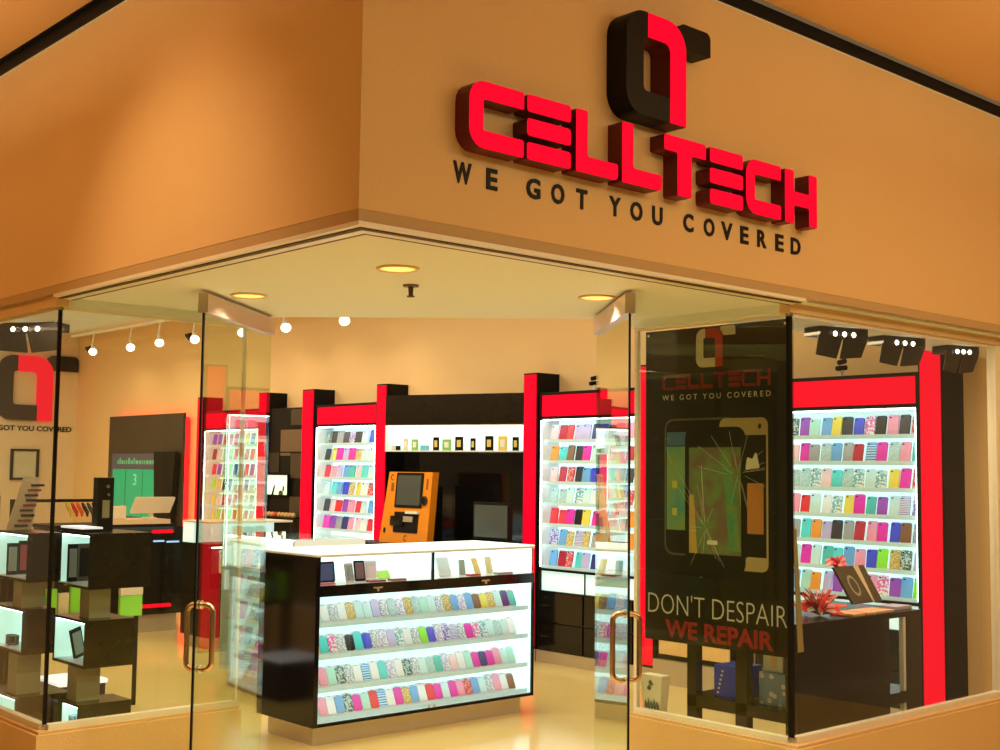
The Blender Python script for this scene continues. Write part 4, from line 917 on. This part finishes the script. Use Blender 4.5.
# ------------------------------------------------------------------ display table in the right window
TX0, TX1, TY0, TY1, TH = 5.15, 6.30, 3.56, 4.24, .88
t = thing('display_table', 'dark brown cubby display table in the right window', 'table', ((TX0 + TX1) / 2, (TY0 + TY1) / 2, 0))
part('table_top', M().box(TX0, TX1, TY0, TY1, TH - .03, TH, BLACKW, .003), t)
fr = .05
part('front_panel', M().box(TX0, 5.98, TY0, TY0 + .02, 0, TH - .03, BLACKW), t)
part('leg', M().box(TX0, TX0 + .05, TY0 + .02, TY0 + .07, 0, TH - .03, BLACKW), t)
part('leg', M().box(TX0, TX0 + .05, 3.86, 3.93, 0, TH - .03, BLACKW), t)
part('leg', M().box(TX0, TX0 + .05, TY1 - .06, TY1, 0, TH - .03, BLACKW), t)
part('leg', M().box(6.15, TX1, TY0, TY0 + .03, 0, TH - .03, BLACKW), t)
part('leg', M().box(TX1 - .05, TX1, TY1 - .06, TY1, 0, TH - .03, BLACKW), t)
part('lower_shelf', M().box(TX0, TX1, TY0 + .031, TY1, .40, .46, BLACKW).box(5.98, 6.15, TY0, TY0 + .03, .40, .46, BLACKW), t)
part('white_upright', M().box(6.125, 6.148, TY0 + .004, TY0 + .03, .461, TH - .03, WHITE).box(6.125, 6.148, TY0 + .004, TY0 + .03, 0, .399, WHITE), t)
BB = mat('blue_box', (.03, .07, .85), .35); 
t = thing('blue_box', 'bright blue box with white marks on the lower shelf of the display table', 'box', (5.30, 4.05, .461))
part('carton', M().box(5.22, 5.40, 3.95, 4.12, .461, .62, BB, .004), t)
mb = M()
for k in range(6): mb.box(5.2185, 5.2195, 4.10 - k * .006 - .012, 4.10 - k * .006, .475 + k * .022, .485 + k * .022, WHITE)
part('white_marks', mb, t)
t = thing('white_box', 'white and pale blue box with dark dots on the display table shelf', 'box', (5.3, 3.75, .461))
part('carton', M().box(5.21, 5.36, 3.66, 3.83, .461, .62, pattern('dotted_pale_blue', (.85, .95, .98), (.25, .45, .75), 'dots', 26), .004), t)
solo('white_carton', M().box(5.23, 5.34, 3.70, 3.82, .621, .76, mat('mint_white', (.78, .9, .88), .4), .004).box(5.2285, 5.2295, 3.735, 3.775, .64, .75, mat('cream_pack', (.75, .62, .35), .4)), 'tall white carton standing on the dotted pale blue box', 'box', (5.28, 3.76, .621))
# bow cluster, leaning picture, gift box on the table
RED2 = mat('ribbon_red', (.80, .04, .02), .4); PINK2 = mat('ribbon_pink', (.85, .35, .40), .4)
def bow(label, cx, cy, cz, R, n, mats_, rr):
    mb = M(); rnd = random.Random(rr)
    for k in range(n):
        a = rnd.uniform(0, 2 * PI); el = rnd.uniform(.05, 1.2); d = Vector((math.cos(a) * math.cos(el), math.sin(a) * math.cos(el), math.sin(el)))
        s = d.orthogonal().normalized() * .016; L = R * rnd.uniform(.7, 1.1); up = Vector((0, 0, .02))
        c0 = Vector((cx, cy, cz + .012)); p1 = c0 + d * L * .55 + up; p2 = c0 + d * L
        for q in (0,):
            vs = [c0 - s * .4, c0 + s * .4, p1 + s, p1 - s, p2 + s * .5, p2 - s * .5]
            th = d.cross(s).normalized() * .003
            vv = vs + [v + th for v in vs]
            mb.add(vv, [(0, 1, 2, 3), (3, 2, 4, 5), (9, 8, 7, 6), (11, 10, 8, 9), (0, 3, 9, 6), (1, 7, 8, 2), (3, 5, 11, 9), (2, 8, 10, 4), (4, 10, 11, 5), (0, 6, 7, 1)], rnd.choice(mats_))
    zmin = min(v.z for v in mb.v); mb.v = [v + Vector((0, 0, cz - zmin + .0005)) for v in mb.v]
    return solo('ribbon_bow', mb, label, 'bow', (cx, cy, cz))
bow('large red and white curled ribbon bow at the left end of the display table', 5.58, 3.72, TH, .14, 80, [RED2, RED2, RED2, WHITE, PINK2], 3)
t = thing('leaning_picture', 'dark brown picture leaning back on the display table', 'picture', (6.08, 3.85, TH))
ux = Vector((.98, .0, 0)); uy = Vector((-.42, .25, .85)).normalized()
po = Vector((6.00, 3.80, TH + .022))
PB = mat('picture_brown', (.10, .075, .06), .35)
part('board', M().prism([(0, 0), (.30, 0), (.30, .23), (0, .23)], po, ux, uy, .014, PB), t)
ang = [k * 2 * PI / 20 for k in range(20)]
n_ = ux.cross(uy).normalized()
part('ring', M().prism([(.10 + .045 * math.cos(a), .11 + .065 * math.sin(a)) for a in ang], po + n_ * .0142, ux, uy, .001, GREYP).prism([(.10 + .030 * math.cos(a), .11 + .048 * math.sin(a)) for a in ang], po + n_ * .0155, ux, uy, .001, PB), t)
part('ribbon', M().prism([(.20, 0), (.215, 0), (.24, .23), (.19, .23)], po + n_ * .0142, ux, uy, .002, CREAM), t)
bow('small pink bow on top of the leaning picture', 6.06, 3.92, TH + .20, .075, 34, [PINK2, RED2, mat('ribbon_magenta', (.85, .12, .35), .4)], 5)
solo('wrapped_box', M().box(5.66, 6.06, 3.575, 3.715, TH + .0005, TH + .014, mat('peach_paper', (.85, .50, .32), .5), .003).box(5.78, 5.79, 3.5745, 3.7155, TH + .0005, TH + .015, RED2).box(5.86, 5.868, 3.5745, 3.7155, TH + .0005, TH + .015, WHITE), 'flat peach wrapped parcel with red and white stripes on the display table', 'parcel', (5.85, 3.7, TH))
solo('lavender_box', M().box(6.12, 6.28, 3.60, 3.72, TH + .0005, TH + .02, mat('lavender_paper', (.55, .50, .85), .4), .003), 'flat lavender parcel at the right end of the display table', 'parcel', (6.2, 3.66, TH))

# paper cup on the right sill
t = thing('paper_cup', 'white paper bag-like cup with dark leaf emblem standing on the sill right of the door', 'cup', (4.70, 4.085, .4375))
pc = M()
vs = [(4.69, 4.03, .438), (4.69, 4.135, .438), (4.74, 4.135, .438), (4.74, 4.03, .438), (4.685, 4.015, .62), (4.685, 4.15, .62), (4.75, 4.15, .62), (4.75, 4.015, .62)]
pc.add(vs, [(3, 2, 1, 0), (0, 1, 5, 4), (1, 2, 6, 5), (2, 3, 7, 6), (3, 0, 4, 7), (4, 5, 6, 7)], mat('paper_bag_white', (.72, .70, .60), .6))
part('bag', pc, t)
GD = mat('bag_print_green', (.10, .14, .12), .6)
e = M()
def q(y, z): return (4.6885 - (z - .438) * .0275, y, z)
def flat(pts):
    e.add([Vector(q(y, z)) for y, z in pts] + [Vector(q(y, z)) - Vector((.0008, 0, 0)) for y, z in pts], [list(range(len(pts)))[::-1], [len(pts) + i for i in range(len(pts))]], GD)
flat([(4.085, .60), (4.10, .585), (4.085, .57), (4.065, .575)][::-1]); flat([(4.095, .575), (4.11, .555), (4.09, .545), (4.08, .56)][::-1])
for k in range(5): flat([(4.12 - .018 * k, .50 + .012 * (k % 2)), (4.125 - .018 * k, .475), (4.11 - .018 * k, .447), (4.105 - .018 * k, .48)])
part('leaf_print', e, t)

# hanging gold ribbon strip in the right window corner
solo('ribbon_strip', M().add([(4.92, 3.42, 1.35), (4.945, 3.42, 1.35), (5.0, 3.42, .78), (4.955, 3.42, .78), (4.92, 3.424, 1.35), (4.945, 3.424, 1.35), (5.0, 3.424, .78), (4.955, 3.424, .78)], [(0, 3, 2, 1), (4, 5, 6, 7), (0, 4, 7, 3), (1, 2, 6, 5), (2, 3, 7, 6), (0, 1, 5, 4)], mat('gold_ribbon', (.36, .28, .13), .5))
     .cyl((4.932, 3.422, 1.35), (4.932, 3.422, 2.359), .0012, .0012, BLACKM, 6), 'thin gold ribbon hanging on a thread in the corner of the right window', 'ribbon', (4.95, 3.422, .78))

# ------------------------------------------------------------------ repair poster
ps = thing('poster', 'tall black hanging poster of phones reading DONT DESPAIR WE REPAIR in the right window', 'poster', (4.68, 3.70, .79))
PX = 4.682
PU, PV = (0, -1, 0), (0, 0, 1)     # normal -x
def pp(name, pts, layer, m, label=None, mb=None):
    pts = ccw(pts); o = Vector((PX - .0004 - .0006 * layer, 0, 0))
    mbb = mb or M(); mbb.prism([(-y, z) for y, z in pts] if False else ccw([(-y, z) for y, z in pts]), o, PU, PV, .0004, m)
    if mb is None: return part(name, mbb, ps, True, label)
PBK = mat('poster_black', (.012, .010, .006), .30)
PGOLD = mat('poster_gold', (.38, .29, .13), .5); PRED = mat('poster_red', (.28, .01, .012), .5); PWHITE = mat('poster_white', (.62, .58, .46), .5)
part('sheet', M().box(PX, PX + .006, 3.272, 4.118, .795, 2.300, PBK), ps)
for y in (3.29, 4.10): part('grommet', M().cyl((PX - .002, y, 2.28), (PX - .0003, y, 2.28), .007, .007, CHROME, 12), ps)
# logo (x to the right = -y)
H = .185
sc = [[(x * H, y * H) for x, y in p] for p in LOGO]
for nm, p, m in (('logo_body', sc[0], PWHITE), ('logo_bar', sc[1], mat('poster_logo_red', (.42, .03, .015), .5)), ('logo_arm', sc[2], PWHITE)):
    part(nm, M().prism(p, (PX - .0004, 3.80, 2.105), PU, PV, .0008, m), ps)
# CELL TECH in outline blocks, same shapes as the sign scaled
def scal(polys, x0, W, z0, Hh): return [[((a - 2.578) / (4.549 - 2.578) * W + x0, (b - zb) / (zt - zb) * Hh + z0) for a, b in p] for p in polys]
allp = [[ccw(Cshape(2.578, 2.822, 0.05, .04))], Ebars(2.836, 3.047), [Lshape(3.072, 3.290, 0.05)], [Lshape(3.311, 3.533, 0.05)], [ccw(rpoly([(3.545, zt - .04), (3.632, zt - .04), (3.632, zb), (3.698, zb), (3.698, zt - .04), (3.794, zt - .04), (3.794, zt), (3.545, zt)], .006, 2))], Ebars(3.818, 4.030), [ccw(Cshape(4.049, 4.287, 0.05, .04))], [ccw(rpoly([(4.315, zb), (4.371, zb), (4.371, zb + .088), (4.499, zb + .088), (4.499, zb), (4.549, zb), (4.549, zt), (4.499, zt), (4.499, zb + .128), (4.371, zb + .128), (4.371, zt), (4.315, zt)], .006, 2))]]
mb = M()
for polys in allp:
    for p in scal(polys, 0, .64, 0, .075): mb.prism(p, (PX - .0004, 4.01, 2.005), PU, PV, .0008, mat('poster_letter_red', (.20, .008, .012), .5))
part('name_lettering', mb, ps, True, 'dark red CELLTECH lettering')
part('tagline_lettering', text_mb('W E   G O T   Y O U   C O V E R E D', (PX - .0004, 4.01, 1.955), PU, PV, .64, .026, .0008, PWHITE), ps)
part('slogan_lettering', text_mb("DON'T DESPAIR", (PX - .0004, 4.098, .925), PU, PV, .81, .098, .0008, mat('slogan_grey', (.58, .56, .50), .5), -.016), ps, True, "pale DON'T DESPAIR lettering")
part('slogan_lettering', text_mb('WE REPAIR', (PX - .0004, 3.99, .815), PU, PV, .63, .085, .0008, PRED, .03), ps, True, 'dark red WE REPAIR lettering')
# three phones
def rr(y0, y1, z0, z1, r): return rpoly([(y0, z0), (y1, z0), (y1, z1), (y0, z1)], r, 4)
G1 = 0 and pattern('cracked_green_screen', (.10, .30, .18), (.22, .26, .07), 'noise', 6)
G2 = pattern('cracked_photo_screen', (.12, .19, .07), (.15, .10, .07), 'photo', 9)
pp('phone_outline', rr(3.56, 3.995, 1.21, 1.865, .05), 1, mat('poster_grey_edge', (.10, .09, .06), .4))
pp('phone_face', rr(3.57, 3.985, 1.22, 1.855, .045), 2, PBK)
pp('phone_screen', [(3.86, 1.33), (3.98, 1.33), (3.98, 1.73), (3.86, 1.73)], 3, pattern('green_phone_screen', (.06, .24, .20), (.17, .26, .09), 'photo', 6), 'green screen of the rear left phone')
pp('phone_screen', [(3.86, 1.735), (3.98, 1.735), (3.98, 1.80), (3.86, 1.80)], 3, mat('poster_blue', (.05, .12, .20), .4))
for (y, z) in ((3.93, 1.40), (3.93, 1.53)): pp('app_icon', rr(y - .015, y + .015, z, z + .035, .006), 4, mat('icon_yellow', (.45, .40, .05), .5))
pp('phone_outline', rr(3.385, 3.66, 1.16, 1.86, .035), 3, PGOLD, 'gold edged rear right phone')
pp('phone_face', [(3.395, 1.22), (3.66, 1.22), (3.66, 1.78), (3.395, 1.78)], 4, PBK)
pp('phone_screen', [(3.41, 1.33), (3.50, 1.33), (3.50, 1.56), (3.41, 1.56)], 5, mat('poster_orange', (.40, .16, .035), .5), 'orange screen of the right phone')
pp('weather_icon', rpoly([(3.43, 1.63), (3.51, 1.62), (3.50, 1.68), (3.47, 1.67), (3.45, 1.71)], .006, 2), 5, PWHITE)
pp('phone_lens', [(3.43 + .009 * math.cos(a), 1.82 + .012 * math.sin(a)) for a in ang], 4, PBK)
pp('phone_outline', rr(3.51, 3.865, 1.14, 1.82, .05), 5, PBK)
pp('phone_screen', [(3.535, 1.225), (3.84, 1.225), (3.84, 1.725), (3.535, 1.725)], 6, G2, 'cracked photo screen of the front phone')
pp('phone_screen_strip', [(3.535, 1.245), (3.60, 1.245), (3.65, 1.715), (3.60, 1.715)], 7, pattern('screen_green2', (.04, .22, .10), (.15, .22, .07), 'photo', 12))
pp('phone_screen_strip', [(3.79, 1.226), (3.838, 1.226), (3.838, 1.50), (3.81, 1.50)], 7, mat('screen_gold', (.42, .27, .06), .5))
pp('home_mark', rr(3.67, 3.73, 1.27, 1.29, .005), 8, PWHITE)
rn = random.Random(11); mb = M()
for k in range(34):
    cy, cz = (3.55, 1.60) if k < 16 else ((3.74, 1.35) if k < 32 else (3.92, 1.62))
    a = rn.uniform(0, 2 * PI); r0 = rn.uniform(0, .06); r1 = r0 + rn.uniform(.05, .20)
    y0, z0, y1, z1 = cy + r0 * math.cos(a), cz + r0 * math.sin(a) * 1.4, cy + r1 * math.cos(a + .12), cz + r1 * math.sin(a + .12) * 1.4
    y1 = min(max(y1, 3.40), 3.98); z1 = min(max(z1, 1.17), 1.80)
    d = Vector((y1 - y0, z1 - z0)); 
    if d.length < .02: continue
    nn = Vector((-d.y, d.x)).normalized() * .0007
    pp('', [(y0 - nn.x, z0 - nn.y), (y1 - nn.x, z1 - nn.y), (y1 + nn.x, z1 + nn.y), (y0 + nn.x, z0 + nn.y)], 9, mat('crack_white', (.5, .48, .36), .5), mb=mb)
part('screen_cracks', mb, ps)
pp('phone_chin', [(3.40, 1.17), (3.50, 1.17), (3.50, 1.225), (3.395, 1.225)], 5, PGOLD)

# ------------------------------------------------------------------ LIGHTS
def area(name, loc, rot, sx, sy, power, color, spread=None):
    l = bpy.data.lights.new(name, 'AREA'); l.shape = 'RECTANGLE'; l.size = sx; l.size_y = sy; l.energy = power; l.color = color
    if spread: l.spread = spread
    o = bpy.data.objects.new(name, l); COL.objects.link(o); o.location = loc; o.rotation_euler = rot
    o.visible_glossy = True
    return o
def spot(name, loc, target, power, color, angle, blend=.8, r=.08):
    l = bpy.data.lights.new(name, 'SPOT'); l.energy = power; l.color = color; l.spot_size = angle; l.spot_blend = blend; l.shadow_soft_size = r
    o = bpy.data.objects.new(name, l); COL.objects.link(o); o.location = loc
    o.rotation_euler = (Vector(target) - Vector(loc)).to_track_quat('-Z', 'Y').to_euler(); return o
WARM = (1.0, .60, .26); WARM2 = (1.0, .72, .38)
area('mall_light_right', (4.5, .3, 3.55), (math.radians(18), 0, 0), 5.0, 1.2, 108, (1.0, .86, .48))
area('mall_light_left', (.2, 6.0, 3.55), (0, math.radians(-22), 0), 1.0, 5.0, 3, (1.0, .66, .34))
spot('mall_spot_left', (.6, 4.35, 3.5), (2.22, 4.30, 2.20), 85, (1.0, .66, .34), math.radians(66), 1.0, .06)
for i, (x, y) in enumerate([(2.827, 3.725), (2.817, 4.787), (3.905, 3.717)]):
    spot('downlight_beam', (x, y, SOFZ - .03), (x, y, 0), 85, (1, .85, .58), math.radians(140), 1.0, .05)
# interior ceiling lights
for (x, y, p) in [(5.2, 6.4, 85), (5.2, 9.5, 110), (5.0, 13.0, 120), (4.8, 16.0, 90)]:
    area('ceiling_light', (x, y, CZ - .03), (0, 0, 0), 1.6, 1.6, p * .68, (1.0, .82, .52))
area('window_light_right', (5.9, 3.7, 2.33), (0, 0, 0), 1.4, .2, 24, (1.0, .8, .5))
area('window_light_left', (2.6, 6.6, 2.33), (0, 0, 0), .2, 1.4, 9, (1.0, .8, .5))
for i, (y, z) in enumerate(tl):
    spot('track_beam', (TX - .05, y - .05, z - .04), (D, y + .1, 1.9), 10, (1.0, .78, .44), math.radians(120), .9, .05)

area('ceiling_fill_left', (.9, 6.0, 3.1), (PI, 0, 0), .6, 5, 46, (1, .78, .42))  # added unseen fill, aimed up to brighten the mall ceiling
area('ceiling_fill_right', (6.2, 1.2, 3.1), (PI, 0, 0), 5, .6, 52, (1, .78, .42))  # matching added fill for the ceiling on the right side
w = bpy.data.worlds.new('world'); scene.world = w; w.use_nodes = True
w.node_tree.nodes['Background'].inputs['Color'].default_value = (1.0, .60, .28, 1)
w.node_tree.nodes['Background'].inputs['Strength'].default_value = .16

# ------------------------------------------------------------------ CAMERA
cam = bpy.data.cameras.new('camera'); co = bpy.data.objects.new('camera', cam); COL.objects.link(co)
cam.sensor_width = 36; cam.lens = 36 * 1248 / 1000; cam.clip_start = .05
Xc = Vector((0.74273451, -0.66948067, 0.01187797))
Yc = -Vector((0.06038058, 0.04929928, -0.99695725))
Zc = -Vector((0.66685803, 0.74119175, 0.0770399))
co.matrix_world = Matrix(((Xc.x, Yc.x, Zc.x, 0), (Xc.y, Yc.y, Zc.y, 0), (Xc.z, Yc.z, Zc.z, 1.6), (0, 0, 0, 1)))
scene.camera = co
scene.view_settings.view_transform = 'Standard'; scene.view_settings.look = 'None'; scene.view_settings.gamma = 1; scene.view_settings.exposure = 0
scene.view_settings.use_curve_mapping = False
scene.cycles.use_denoising = True
scene.cycles.max_bounces = 8; scene.cycles.transparent_max_bounces = 24
scene.cycles.sample_clamp_indirect = 6
